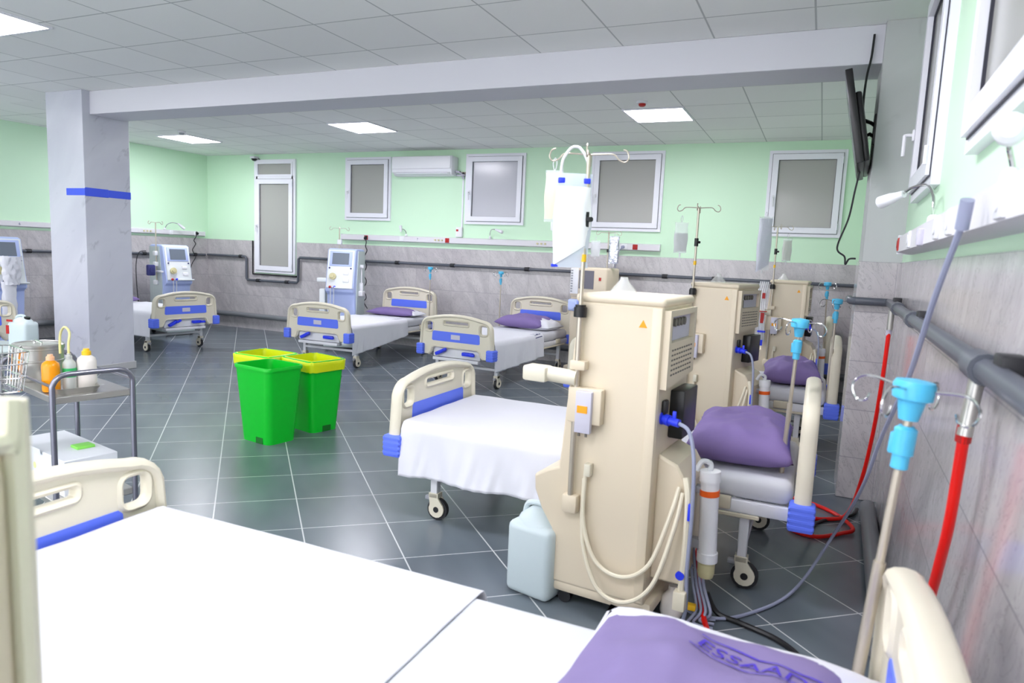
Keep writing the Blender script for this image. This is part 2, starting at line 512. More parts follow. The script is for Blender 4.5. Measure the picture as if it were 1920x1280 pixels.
# ------------------------------------------------------------------ windows
def window(name, label, loc, rz, w, h, pane='frosted', transom=None, handle='left', hz=.45, fx=.045, sash=.075):
    """local: x along the wall 0..w, y into the wall, z up from the sill"""
    t = thing(name, label, 'window', loc, rz); t['kind'] = 'structure'
    def ringp(x0, x1, z0, z1, b, y0, y1):
        mb = MB()
        mb.prism([(x0, z0), (x1, z0), (x1, z1), (x0, z1)], [[(x0 + b, z0 + b), (x1 - b, z0 + b), (x1 - b, z1 - b), (x0 + b, z1 - b)]], y0, y1, XZ)
        return mb
    fr = ringp(0, w, 0, h, fx + .03, -.035, .07)
    if transom: fr.box(fx, w - fx, -.035, .07, transom - .06, transom + .03)
    obj('window_frame', fr, 'pvc', t)
    top = (transom - .03) if transom else h - fx
    s = ringp(fx, w - fx, fx, top, sash, -.055, .03)
    so = obj('sash', s, 'pvc', t)
    g = ringp(fx - .006, w - fx + .006, fx - .006, top + .006, .004, -.04, -.034)
    obj('sash_seal', g, 'gasket', t)
    x0, x1, z0, z1 = fx + sash, w - fx - sash, fx + sash, top - sash
    gk = ringp(x0 - .001, x1 + .001, z0 - .001, z1 + .001, .005, -.03, -.018)
    obj('gasket', gk, 'gasket', t)
    obj('pane', MB().box(x0, x1, -.02, -.008, z0, z1), pane, t)
    if transom:
        a0, a1, b0, b1 = fx + .04, w - fx - .04, transom + .05, h - fx - .03
        obj('transom_frame', ringp(a0 - .03, a1 + .03, b0 - .03, b1 + .03, .03, -.045, .03), 'pvc', t)
        obj('pane', MB().box(a0, a1, -.02, -.008, b0, b1), pane, t)
    xh = fx + sash * .5 if handle == 'left' else w - fx - sash * .5
    zh = h * hz
    hd = MB().rbox(xh - .014, xh + .014, -.067, -.055, zh - .03, zh + .03, .005)
    sg = 1 if handle == 'left' else -1
    hd.tube(cr([(xh, -.06, zh), (xh, -.098, zh), (xh + sg * .004, -.102, zh - .02), (xh + sg * .01, -.102, zh - .11)], 4), .009, 8)
    obj('window_handle', hd, 'white', t)
    hg = MB().cyl((w - fx - .004 if handle == 'left' else fx + .004, -.06, .09), (w - fx - .004 if handle == 'left' else fx + .004, -.06, .17), .009, 8)
    hg.cyl((w - fx - .004 if handle == 'left' else fx + .004, -.06, top - .12), (w - fx - .004 if handle == 'left' else fx + .004, -.06, top - .04), .009, 8)
    obj('hinge', hg, 'pvc', t)
    return t
wl = ['white frosted back wall window left of the air conditioner', 'white frosted back wall window right of the air conditioner, with the palest pane', 'white frosted back wall window behind the big hanging bag', 'white frosted back wall window nearest the television', 'tall narrow frosted window with a transom in the back wall']
for i, (x0, x1, z0, z1) in enumerate(BW):
    window('window_%d' % (i + 1), wl[i], (x0, YB, z0), 0, x1 - x0, z1 - z0, 'frosted_l' if i == 1 else 'frosted', transom=1.64 if i == 4 else None, hz=.42 if i == 4 else .45, sash=.07 if i != 4 else .08)
for i, (y0, y1, z0, z1) in enumerate(RWIN):
    window('window_%d' % (i + 6), ['white right wall window beside the pillar, with a lever handle', 'white right wall window at the top right corner of the view'][i], (rwx(y1), y1, z0), RZR, y1 - y0, z1 - z0, 'frosted', hz=.33 if i == 0 else .52)

# ------------------------------------------------------------------ ceiling lights
def ceiling_light(label, x0, y0, w=.633, d=.66):
    t = thing('ceiling_light', label, 'ceiling light', (x0 + w / 2, y0 + d / 2, H - .012), 0, 'square light panels in the ceiling')
    mb = MB().prism([(-w / 2, -d / 2), (w / 2, -d / 2), (w / 2, d / 2), (-w / 2, d / 2)], [[(-w / 2 + .018, -d / 2 + .018), (w / 2 - .018, -d / 2 + .018), (w / 2 - .018, d / 2 - .018), (-w / 2 + .018, d / 2 - .018)]], -.003, .011, XY)
    obj('frame', mb, 'frame', t)
    obj('diffuser', MB().box(-w / 2 + .017, w / 2 - .017, -d / 2 + .017, d / 2 - .017, .002, .009), 'glow', t)
    return t
ceiling_light('square ceiling light panel behind the beam, nearest the television', -2.035, 7.145)
ceiling_light('square ceiling light panel behind the beam, middle of its row of three', -5.838, 7.145)
ceiling_light('square ceiling light panel farthest left, close to the marble column', -9.24, 7.44)
ceiling_light('square ceiling light panel in front of the beam at the top left corner', -6.05, 2.86, .645, .63)
for x, y, lb in [(-1.4, 2.3, 'square ceiling light panel above the nearest cream machine, out of view'), (-1.4, -.3, 'square ceiling light panel straight above the foreground bed, out of view'), (-4.0, -.9, 'square ceiling light panel behind the camera at mid room'), (-7.5, -.9, 'square ceiling light panel behind the camera, farthest left'), (-9.6, 2.86, 'square ceiling light panel out of view left of the column')]:
    ceiling_light(lb, x, y, .645, .63)

def smoke(label, x, y):
    t = thing('smoke_detector', label, 'smoke detector', (x, y, H), 0, 'ceiling smoke detectors')
    obj('base', MB().lathe([(.055, -.001), (.055, -.018), (.048, -.024)], 20), 'white', t)
    obj('sensor_head', MB().lathe([(.036, -.02), (.034, -.042), (.022, -.05)], 18), 'red_p' if x > -5 else 'grey_p', t)
smoke('white smoke detector with a red centre on the ceiling, nearest the television', -1.745, 6.84)
smoke('small white smoke detector on the ceiling by the farthest left light', -8.47, 7.24)
t = thing('dome_camera', 'small black dome camera high in the back left corner', 'security camera', (-9.13, 9.34, 2.985))
obj('base', MB().rbox(-.05, .05, -.11, .018, -.01, .03, .01), 'white', t)
obj('dome', MB().sphere((0, -.055, -.012), .048, 14, 8, (1, 1, .8)), 'black', t)
obj('cable', MB().tube(cr([(.05, -.02, 0), (.09, .0, -.03), (.1, .005, -.1), (.13, .01, -.14)], 5), .005, 6), 'dark', t)

# ------------------------------------------------------------------ air conditioner
t = thing('air_conditioner', 'white wall-mounted air conditioner between two back wall windows', 'air conditioner', (-5.68, YB, 2.655))
mb = MB().prism([(0, 0.28), (-.0, 0), (-.12, 0.0), (-.2, .05), (-.215, .12), (-.21, .26), (-.19, .285)], [], -.52, .52, YZ @ Matrix.Identity(4))
# outline given as (y, z), extruded along x
obj('housing', mb, 'white', t, 30)
obj('front_panel', MB().rbox(-.515, .515, -.225, -.2, .095, .28, .012), 'white', t)
obj('louver', MB().rbox(-.45, .45, -.205, -.155, .022, .036, .006, T=Matrix.Rotation(R(0), 4, 'X')), 'pvc', t)
obj('end_cap', MB().rbox(.505, .53, -.2, 0, .005, .28, .01), 'white', t)
t = thing('refrigerant_pipe', 'short white pipes and bracket at the right end of the air conditioner', 'pipe', (-5.07, YB, 2.62))
mb = MB().tube(cr([(-.08, -.08, .1), (-.02, -.1, .09), (.02, -.06, .06), (.03, -.02, .0)], 5), .016, 8)
mb.tube(cr([(-.08, -.04, .06), (-.02, -.09, .04), (.05, -.07, .05), (.06, -.01, .05)], 5), .012, 8)
obj('pipe', mb, 'label', t)
obj('bracket', MB().rbox(-.0, .06, -.05, 0, .04, .1, .006), 'off', t)
obj('valve', MB().sphere((.045, -.06, .075), .018).sphere((.0, -.09, .09), .014), 'black', t)
t = thing('cable_trunking', 'thin white trunking down to a switch box beside the second window', 'trunking', (-5.05, YB, 1.78))
obj('trunk', MB().box(-.012, .012, -.015, 0, .1, .82), 'pvc', t)
sb = obj('switch_box', MB().rbox(-.085, .02, -.045, 0, -.03, .12, .006), 'white', t)
obj('switch', MB().box(-.075, -.04, -.05, -.044, .055, .085), 'red_p', sb)

# ------------------------------------------------------------------ service rails on the walls
def rail(label, loc, rz, L, dep, ht, sockets, digits):
    """local x 0..L along the wall, z centred"""
    t = thing('wall_rail', label, 'wall rail', loc, rz, 'white bedhead service rails')
    mb = MB().prism([(0, -ht / 2), (-dep, -ht / 2 + .012), (-dep, ht / 2 - .012), (0, ht / 2)], [], 0, L, YZ)
    obj('trunk', mb, 'rail', t, 20)
    obj('end_cap', MB().rbox(-.006, .004, -dep - .002, 0, -ht / 2, ht / 2, .003, 1).rbox(L - .004, L + .006, -dep - .002, 0, -ht / 2, ht / 2, .003, 1), 'white', t)
    for x, c in sockets:
        if c == 'red':
            obj('red_socket', MB().rbox(x - .035, x + .035, -dep - .006, -dep + .004, -.035, .035, .004).cyl((x, -dep - .009, 0), (x, -dep - .004, 0), .022, 14), 'red_p', t)
        elif c == 'gas':
            for q in (-.06, 0, .06): obj('gas_outlet', MB().cyl((x + q, -dep - .016, 0), (x + q, -dep + .002, 0), .014, 12), 'bone', t)
        elif c == 'white':
            obj('socket', MB().rbox(x - .04, x + .04, -dep - .01, -dep + .004, -.038, .038, .006).cyl((x, -dep - .013, 0), (x, -dep - .008, 0), .024, 14), 'white', t)
        elif c == 'grey':
            obj('equipment_clip', MB().rbox(x - .03, x + .03, -dep - .02, -dep + .004, -.045, .02, .006), 'label', t)
    for x, dg in digits:
        vs, fs = text_polys(dg, .05)
        obj('number_tag', MB().add([(x + v.x, -dep - .0025, v.y) for v in vs], fs), 'navy', t)
    return t
rail('long white service rail on the back wall with numbers 7 and 8', (-7.26, YB, 1.692), 0, 5.25, .075, .1, [(.5, 'red'), (1.18, 'white'), (1.85, 'gas'), (2.0, 'red'), (3.55, 'gas'), (4.77, 'white'), (4.92, 'red')], [(1.47, '7'), (3.95, '8')])
y0 = 4.0
rail('white service rail on the left wall behind the column with number 6', (lwx(4.2), 4.2, 1.652), RZL, 5.05, .06, .085, [(4.35, 'white'), (4.85, 'white'), (3.9, 'gas')], [(1.93, '6')])
rl = rail('broad white service rail on the right wall above the bed heads', (rwx(4.36), 4.36, 1.662), RZR, 4.6, .075, .105, [(.06, 'red'), (.75, 'white'), (1.3, 'grey'), (1.75, 'white'), (2.05, 'white'), (2.75, 'white')], [])
rail('short far piece of white rail on the right wall past the pillar', (rwx(8.9), 8.9, 1.675), RZR, 3.2, .07, .1, [(2.5, 'white')], [])

def reading_lamp(label, loc, rz, pts, head0, head1, hr=.022):
    t = thing('reading_lamp', label, 'lamp', loc, rz, 'small white gooseneck lamps on the rails')
    obj('socket_base', MB().lathe([(.022, 0), (.02, .02), (.01, .03)], 14, pts[0]), 'white', t)
    obj('gooseneck', MB().tube(cr(pts, 6), .006, 8), 'chrome', t)
    a = Vector(head0); b = Vector(head1)
    obj('lamp_head', MB().tube([a, a.lerp(b, .3), a.lerp(b, .55), b, b + (b - a) * .08], [hr * .6, hr * .75, hr, hr * 1.1, hr * .7], 14), 'white', t)
    return t
reading_lamp('small white lamp bending over the back rail near number 8', (-4.55, YB, 1.742), 0, [(0, -.04, 0), (.0, -.05, .08), (.06, -.12, .13), (.16, -.18, .13)], (.15, -.18, .132), (.27, -.2, .095))
reading_lamp('small white lamp standing upright on the back rail under the air conditioner', (-6.08, YB, 1.742), 0, [(.06, -.04, 0), (.06, -.05, .06), (.03, -.08, .1), (0, -.1, .09)], (.0, -.1, .06), (-.01, -.1, .15))
reading_lamp('small white lamp bending over the left wall rail', (lwx(8.45), 8.45, 1.695), RZL, [(0, -.03, 0), (.02, -.06, .08), (.08, -.12, .12), (.16, -.17, .1)], (.15, -.17, .11), (.25, -.2, .03))
reading_lamp('white gooseneck lamp on the right rail reaching in front of the pillar', (rwx(3.5), 3.5, 1.715), RZR, [(.3, -.035, 0), (.29, -.04, .1), (.2, -.06, .155), (.06, -.1, .16), (-.02, -.13, .14)], (-.01, -.125, .14), (-.1, -.21, .11), .026)
reading_lamp('white gooseneck lamp on the right rail at the right edge of the view', (rwx(1.75), 1.75, 1.715), RZR, [(-.05, -.035, 0), (-.05, -.035, .03), (-.02, -.05, .065), (.06, -.065, .075)], (.05, -.063, .075), (.2, -.09, .07), .026)

# ------------------------------------------------------------------ pipes
def pipe_thing(name, label, paths, r, m, couplings, cm='dark', cr_=None, tees=()):
    t = thing(name, label, 'pipe', (0, 0, 0))
    p0 = Vector(paths[0][0]); t.location = p0
    mb = MB()
    for p in paths: mb.tube([Vector(q) - p0 for q in p], r, 10)
    obj('pipe', mb, m, t)
    for a, b in couplings:
        obj('coupling', MB().cyl(Vector(a) - p0, Vector(b) - p0, cr_ or r * 1.35, 12), cm, t)
    for a in tees:
        v = Vector(a) - p0
        obj('clamp', MB().rbox(v.x - .025, v.x + .025, v.y - .035, v.y + .035, v.z - .045, v.z + .03, .006), 'dark', t)
    return t
zb = 1.315; yp = YB - .055
pipe_thing('water_pipe', 'dark grey water pipe along the back wall dipping under the tall window', [[(XL + .05, yp, 1.285), (-9.37, yp, 1.285), (-9.34, yp, 1.26), (-9.335, yp, .9), (-9.31, yp, .875), (-8.2, yp, .885), (-8.17, yp, .91), (-8.16, yp, 1.29), (-8.13, yp, zb), (XR - .05, yp, 1.32)]], .022, 'pipe',
           [((-9.5, yp, 1.285), (-9.44, yp, 1.285)), ((-9.1, yp, .877), (-9.02, yp, .877)), ((-8.45, yp, .884), (-8.37, yp, .884)), ((-6.2, yp, 1.316), (-6.13, yp, 1.316)), ((-5.2, yp, 1.317), (-5.13, yp, 1.317)), ((-3.96, yp, 1.317), (-3.89, yp, 1.317)), ((-1.95, yp, 1.318), (-1.88, yp, 1.318)), ((-1.3, yp, 1.318), (-1.23, yp, 1.318))])
pipe_thing('cable_conduit', 'thin black conduit framing the lower left of the tall window', [[(-9.215, YB - .03, 1.57), (-9.215, YB - .03, .985), (-8.23, YB - .03, .985)]], .012, 'dark', [((-8.32, YB - .03, .985), (-8.23, YB - .03, .985))])
xl = lambda y, o=.05: lwx(y) + o
pipe_thing('water_pipe', 'dark grey water pipe along the left wall behind the column', [[(xl(3.5), 3.5, 1.27), (xl(9.25), 9.25, 1.28)]], .022, 'pipe', [((xl(8.0), 8.0, 1.278), (xl(8.07), 8.07, 1.278)), ((xl(9.0), 9.0, 1.28), (xl(9.06), 9.06, 1.28)), ((xl(6.2), 6.2, 1.275), (xl(6.27), 6.27, 1.275))])
pipe_thing('drain_pipe', 'thick grey drain pipe low along the back wall', [[(XL + .06, YB - .07, .25), (XR - .1, YB - .07, .2)]], .042, 'drain', [((-7.6, YB - .07, .239), (-7.5, YB - .07, .239))], 'drain')
pipe_thing('drain_pipe', 'thick grey drain pipe low along the left wall', [[(xl(3.5, .07), 3.5, .24), (xl(9.24, .07), 9.24, .22)]], .042, 'drain', [((xl(6.0, .07), 6.0, .232), (xl(6.1, .07), 6.1, .232))], 'drain')
xr = lambda y, o: rwx(y) - o
pipe_thing('water_pipe', 'dark grey water pipe along the right wall with tees for the red hoses', [[(.19, 5.28, 1.315), (.19, 4.955, 1.318), (.215, 4.935, 1.318), (xr(4.9, .06), 4.94, 1.318), (xr(4.88, .05), 4.9, 1.318), (xr(-2, .05), -2., 1.318)]], .026, 'pipe',
           [((xr(4.3, .05), 4.3, 1.318), (xr(4.18, .05), 4.18, 1.318)), ((xr(1.8, .05), 1.83, 1.318), (xr(1.7, .05), 1.71, 1.318)), ((xr(3.4, .05), 3.4, 1.318), (xr(3.3, .05), 3.3, 1.318))], 'pipe', None,
           [(xr(4.55, .03), 4.55, 1.335), (xr(3.15, .03), 3.15, 1.335), (xr(1.62, .03), 1.6, 1.335)])
pipe_thing('drain_pipe', 'thick grey drain pipe on the floor along the right wall', [[(xr(4.7, .06), 4.7, .055), (xr(-2, .06), -2., .055)]], .045, 'drain', [((xr(3.0, .06), 3.0, .055), (xr(2.9, .06), 2.9, .055))], 'drain')

def hose(name, label, cat, pts, r, m, n=8, seg=8, parts=(), group=None):
    t = thing(name, label, cat, pts[0], 0, group)
    p0 = Vector(pts[0])
    obj('hose' if 'hose' in name else 'cord', MB().tube(cr([Vector(p) - p0 for p in pts], n), r, seg), m, t)
    for nm, a, b, rr, mm in parts:
        obj(nm, MB().cyl(Vector(a) - p0, Vector(b) - p0, rr, 12), mm, t)
    return t
hose('red_hose', 'long red hose by the pillar, looping on the floor', 'hose', [(.375, 4.38, 1.2), (.372, 4.42, .9), (.36, 4.5, .55), (.33, 4.55, .25), (.27, 4.5, .05), (.16, 4.45, .014), (.0, 4.38, .012), (-.03, 4.18, .012), (.1, 4.12, .013), (.24, 4.25, .014), (.3, 4.35, .02), (.2, 4.6, .012), (.0, 4.75, .012), (-.3, 4.8, .012)], .0115, 'red', 8, 8,
     [('hose_fitting', (.376, 4.37, 1.3), (.376, 4.375, 1.19), .016, 'steel'), ('hose_ferrule', (.375, 4.38, 1.2), (.374, 4.39, 1.16), .015, 'label')])
hose('red_hose', 'bright red hose hanging from the nearest pipe tee at right', 'hose', [(.318, 1.76, 1.17), (.322, 1.82, .95), (.325, 1.9, .8), (.328, 1.98, .66), (.33, 2.05, .4), (.31, 2.1, .1), (.2, 2.15, .013), (-.05, 2.3, .012)], .012, 'red', 8, 10,
     [('hose_fitting', (.33, 1.765, 1.3), (.318, 1.757, 1.165), .016, 'steel'), ('hose_ferrule', (.319, 1.76, 1.19), (.3185, 1.77, 1.15), .0165, 'red_p')])

# ------------------------------------------------------------------ television
t = thing('television', 'black television on a wall arm on the right pillar, seen edge-on', 'television', (.22, 5.12, 2.42), 0)
TV = Matrix.Translation((-.115, 0, .0)) @ Matrix.Rotation(R(-2.5), 4, 'Z') @ Matrix.Rotation(R(-11.5), 4, 'Y')
mb = MB(); mb.rbox(-.012, .030, -.45, .45, -.28, .28, .006, T=TV); mb.rbox(.025, .065, -.4, .4, -.27, .15, .014, T=TV)
obj('casing', mb, 'screen_black', t)
obj('screen', MB().box(-.0135, -.0118, -.435, .435, -.262, .268, T=TV), 'lcd_d', t)
mb = MB(); mb.rbox(.06, .075, -.06, .06, -.12, .12, .004, T=TV)
mb.tube([TV @ Vector((.06, 0, .05)), (-.02, -.06, .03), (.012, .0, .02)], .012, 8); mb.tube([TV @ Vector((.06, 0, -.06)), (-.02, -.06, -.04), (.012, .0, -.05)], .012, 8)
mb.rbox(.0, .014, -.04, .04, -.1, .09, .003)
obj('wall_arm', mb, 'black', t)
hose('television_cable', 'black cable running from the ceiling behind the television', 'cable', [(.17, 5.05, 2.99), (.165, 5.05, 2.85), (.15, 5.04, 2.74), (.145, 5.04, 2.6), (.15, 5.03, 2.5), (.165, 5.05, 2.42)], .007, 'black')
hose('power_cable', 'thin black cable hanging below the television to the top of the wall tiles', 'cable', [(.165, 5.06, 2.38), (.17, 5.08, 2.2), (.15, 5.1, 2.02), (.13, 5.12, 1.85), (.08, 5.15, 1.66), (.13, 5.16, 1.6), (.14, 5.17, 1.55), (.16, 5.19, 1.585), (.2, 5.2, 1.59)], .006, 'dark')

# ------------------------------------------------------------------ hospital beds
def board_loop(zt, zb=.36, hw=.465, cut=.325, zc=.455):
    p = [(-hw - .012, zb), (-hw + .012, zt - .16)]
    p += [(-hw + .012 + .11 - .11 * math.cos(R(a)), zt - .14 + .10 * math.sin(R(a))) for a in range(15, 91, 15)]
    n = 8
    x0, z0 = p[-1]
    for i in range(1, n):
        x = x0 + (-x0) * 2 * i / n
        p.append((x, z0 + (zt - z0) * (1 - (x / x0) ** 2)))
    p += [(-x, z) for x, z in reversed(p[:8])]
    bot = [(hw - .10, zb), (cut + .02, zb + .015), (cut, zb + .04), (cut - .01, zc - .02), (cut - .04, zc)]
    p += bot + [(-x, z) for x, z in reversed(bot)]
    return p
def board(parent, name, x, zt, inlay, outward):
    loop = board_loop(zt)
    hs = [rrect(-.17, zt - .105, .17, zt - .05, .02), rrect(-.415, zt - .19, -.305, zt - .07, .035), rrect(.305, zt - .19, .415, zt - .07, .035)]
    mb = MB().prism(loop, hs, x - .017, x + .017, YZ)
    W = Matrix.Translation((x, 0, 0)) @ Matrix.Diagonal((1.7, 1, 1, 1))
    top = loop[:-10]
    mb.tube([(0, a, b) for a, b in top], .021, 12, T=W)
    for h in hs: mb.tube([(0, a, b) for a, b in h], .015, 8, closed=True, T=W)
    mb.tube([(0, a, b) for a, b in loop[-10:]], .015, 8, T=W)
    o = obj(name, mb, 'ivory', parent, 45)
    zi = zt - .235
    il = [(-.30, zi - .055), (.30, zi - .055), (.315, zi - .045), (.31, zi + .04), (.295, zi + .055), (-.295, zi + .055), (-.31, zi + .04), (-.315, zi - .045)]
    for s in (-1, 1):
        obj('blue_inlay', MB().prism(il, [], x + s * .0165, x + s * .0205, YZ), 'blue', o)
    s = -1 if outward < 0 else 1
    if name == 'footboard':
        obj('card_holder', MB().rbox(min(x + s * .02, x + s * .024), max(x + s * .02, x + s * .024), -.06, .06, zi - .026, zi + .028, .002, 1), 'label', o)
    for sy in (-1, 1):
        mb = MB().rbox(x - .055, x + .055, sy * .462 - .045, sy * .462 + .045, .35, .475, .012)
        for k in range(4): mb.rbox(x - .056, x + .056, sy * .462 - .046, sy * .462 + .046, .362 + k * .027, .386 + k * .027, .006, 1)
        obj('corner_bumper', mb, 'blue', parent)
    return o
def make_bed(L, label, zm=.55):
    t = thing('hospital_bed', label, 'bed', (0, 0, 0), 0, 'white hospital beds')
    h = L / 2
    mb = MB()
    for s in (-1, 1):
        mb.rbox(-h + .03, h - .03, s * .42 - .02, s * .42 + .02, .37, .43, .005)
    for x in (-h + .22, -.2, .3, h - .25): mb.rbox(x - .02, x + .02, -.41, .41, .375, .425, .004, 1)
    for s in (-1, 1): mb.rbox(s * (h - .26) - .02, s * (h - .26) + .02, -.40, .40, .205, .235, .004, 1)
    obj('frame', mb, 'white_metal', t)
    for s in (-1, 1):
        mb = MB()
        for x in (-.5, .1, .65): mb.rbox(x, x + .12, s * .445 - .012, s * .445 + .018, .385, .445, .006)
        mb.rbox(-.55, .9, s * .455 - .006, s * .455 + .006, .355, .375, .004, 1)
        obj('side_bracket', mb, 'off', t)
    for sx in (-1, 1):
        for sy in (-1, 1):
            x = sx * (h - .26); y = sy * .40
            obj('leg', MB().rbox(x - .022, x + .022, y - .022, y + .022, .15, .38, .004, 1), 'white_metal', t)
            ca = MB()
            prof = [(-.03, .155), (.03, .155)] + [(.03 + .0, .13)] + arc(.02, .065, .048, 30, -210, 10)
            ca.prism(prof, [], y - .026, y - .015, Matrix.Translation((x, 0, 0)) @ XZ); ca.prism(prof, [], y + .015, y + .026, Matrix.Translation((x, 0, 0)) @ XZ)
            ca.rbox(x - .03, x + .03, y - .026, y + .026, .125, .158, .006); ca.cyl((x, y, .15), (x, y, .165), .018, 12)
            c = obj('caster', ca, 'ivory', t)
            obj('wheel', MB().cyl((x + .02, y - .014, .0625), (x + .02, y + .014, .0625), .0625, 24), 'dark', c)
            obj('wheel_hub', MB().cyl((x + .02, y - .028, .064), (x + .02, y + .028, .064), .017, 14), 'black', c)
            obj('brake_pedal', MB().rbox(x - .062, x - .025, y - .013, y + .013, .108, .132, .005), 'grey_p', c)
    board(t, 'footboard', -h + .02, .81, True, -1)
    board(t, 'headboard', h - .02, .945, True, 1)
    obj('crank_panel', MB().rbox(-h + .03, -h + .07, -.31, .31, .34, .455, .006).rbox(-h + .0, -h + .1, -.3, .3, .30, .335, .006), 'white_metal', t)
    for s, a in ((.19, -25), (-.17, 0)):
        T = Matrix.Translation((-h + .03, s, .40)) @ Matrix.Rotation(R(a), 4, 'X')
        mb = MB().rbox(-.05, .0, -.06, .075, -.02, .02, .009, T=T)
        mb.rbox(-.075, -.045, -.1, -.03, -.016, .016, .008, T=T)
        obj('crank_handle', mb, 'blue_deep', t)
    def mtop(u, v):
        return None
    obj('mattress', MB().rbox(-h + .06, h - .06, -.43, .43, .43, zm, .045, 4), 'mattress', t, 60)
    return t

beds = {}
beds['H'] = make_bed(2.19, 'white hospital bed behind the nearest cream machine, with a plump pillow')
beds['H'].location = (-1.06, 3.70, 0)
HB = beds['H']
beds['I'] = dup(HB, (-.91, 6.3, 0), 0, 'white hospital bed past the pillar, next to the second cream machine', 'white hospital beds')
beds['J'] = dup(HB, (-.94, 8.80, 0), 0, 'white hospital bed in the far right corner, almost hidden by machines', 'white hospital beds')
beds['B'] = dup(HB, (-5.71, 7.93, 0), 91, 'white hospital bed against the back wall beside the white and blue machine', 'white hospital beds')
beds['C'] = dup(HB, (-3.58, 7.80, 0), 86, 'white hospital bed against the back wall, right of the other one there', 'white hospital beds')
beds['A'] = dup(HB, (-9.02, 6.92, 0), 174, 'white hospital bed at the left wall, its head hidden by the marble column', 'white hospital beds')
beds['K'] = dup(HB, (-9.13, 4.17, 0), 182, 'white hospital bed at the far left edge, only a foot corner in view', 'white hospital beds')
beds['G'] = make_bed(2.30, 'white hospital bed in the foreground with the ESSAADA pillow', .60)
beds['G'].location = (-.92, 1.17, 0)

# sheets ---------------------------------------------------------------
def bed_sheet(label, loc, rz, x0, x1, zt, hang_n, hang_p, seed=0, rip=.02, skew=0., logo=None, foot=0., lift=.006, group='white sheets over the beds'):
    """drape over a mattress: local x along the bed, hang_n at -y side, hang_p at +y side"""
    t = thing('bed_sheet', label, 'sheet', loc, rz, group)
    w = .435; r = .04
    def prof(v, x):
        hn = hang_n + skew * (x - x0) / (x1 - x0) * 1.0
        tot = hn + 2 * w + hang_p
        s = v * tot
        nz = 1.1 * noise.noise(Vector((x * 4.2 + seed, s * .6, 0))) + .75 * noise.noise(Vector((x * 9 + seed + s * 2.5, s * 1.5, 3))) + .3 * noise.noise(Vector((x * 22 + seed - s * 5, s * 3, 5)))
        top = zt + lift + .003 * noise.noise(Vector((x * 5, s * 6, seed)))
        if s < hn:
            d = hn - s; k = min(1, d / max(hn, .01))
            dd = min(d, r)
            y = -w - r * math.sin(min(1, d / r) * PI / 2) * .6 - lift - k * (.012 + rip * (nz + .35))
            return Vector((x + .01 * k * nz, y, top - r * .25 * min(1, d / r) - d * .99 - .012 * k * noise.noise(Vector((x * 3, seed, 1)))))
        if s > hn + 2 * w:
            d = s - hn - 2 * w; k = min(1, d / max(hang_p, .01))
            y = w + r * math.sin(min(1, d / r) * PI / 2) * .6 + lift + k * (.012 + rip * (nz + .35))
            return Vector((x + .01 * k * nz, y, top - r * .25 * min(1, d / r) - d * .99 - .012 * k * noise.noise(Vector((x * 3, seed, 2)))))
        return Vector((x, -w + s - hn, top))
    mb = MB().grid(120, 84, lambda u, v: prof(v, x0 + (x1 - x0) * u))
    if foot:   # a short fall over the foot end
        pass
    o = obj('cloth', mb, 'sheet', t, 80)
    so = o.modifiers.new('thickness', 'SOLIDIFY'); so.thickness = .0025; so.offset = 1
    if logo:
        lx, ls, ll = logo   # x of the centre, height below the edge, length
        vs, fs = text_polys('ESSAADA', ll / 4.4)
        mb = MB()
        def put(a, b):
            x = lx + a
            tot = hang_n + 2 * w + hang_p
            v = min(1, max(0, (hang_n - (ls - b)) / tot)) if ls > 0 else 0
            p = prof(v, x)
            return p + Vector((0, -.004, .004))
        mb.add([put(v.x, v.y) for v in vs], fs)
        for b in (ll * .2, -ll * .2):
            mb.add([put(-ll * .5, b), put(ll * .5, b), put(ll * .5, b + .008), put(-ll * .5, b + .008)], [(0, 1, 2, 3)])
        obj('printed_name', mb, 'navy', t)
    return t
bed_sheet('big white sheet with deep side folds on the bed behind the nearest cream machine', (-1.06, 3.70, 0), 0, -1.03, .18, .55, .30, .12, 3, .034, .0)
bed_sheet('white sheet drooping at a slant on the left-hand back wall bed', (-5.71, 7.93, 0), 91, -1.02, .28, .55, .36, .1, 11, .02, -.14, (.17, .02, .17))
bed_sheet('white sheet with a printed name, on the right-hand back wall bed', (-3.58, 7.80, 0), 86, -1.02, .22, .55, .33, .1, 17, .02, -.05, (.08, .03, .19))
bed_sheet('white sheet hanging straight down on the left wall bed beside the column', (-9.02, 6.92, 0), 174, -1.02, .5, .55, .12, .33, 23, .008)
bed_sheet('smooth cream-white sheet over the foot of the foreground bed', (-.92, 1.17, 0), 0, -1.085, .155, .60, .25, .25, 29, .006, 0, None, 0, .004)
bed_sheet('white sheet on the bed past the pillar', (-.91, 6.3, 0), 0, -1.02, .3, .55, .2, .2, 31, .01)

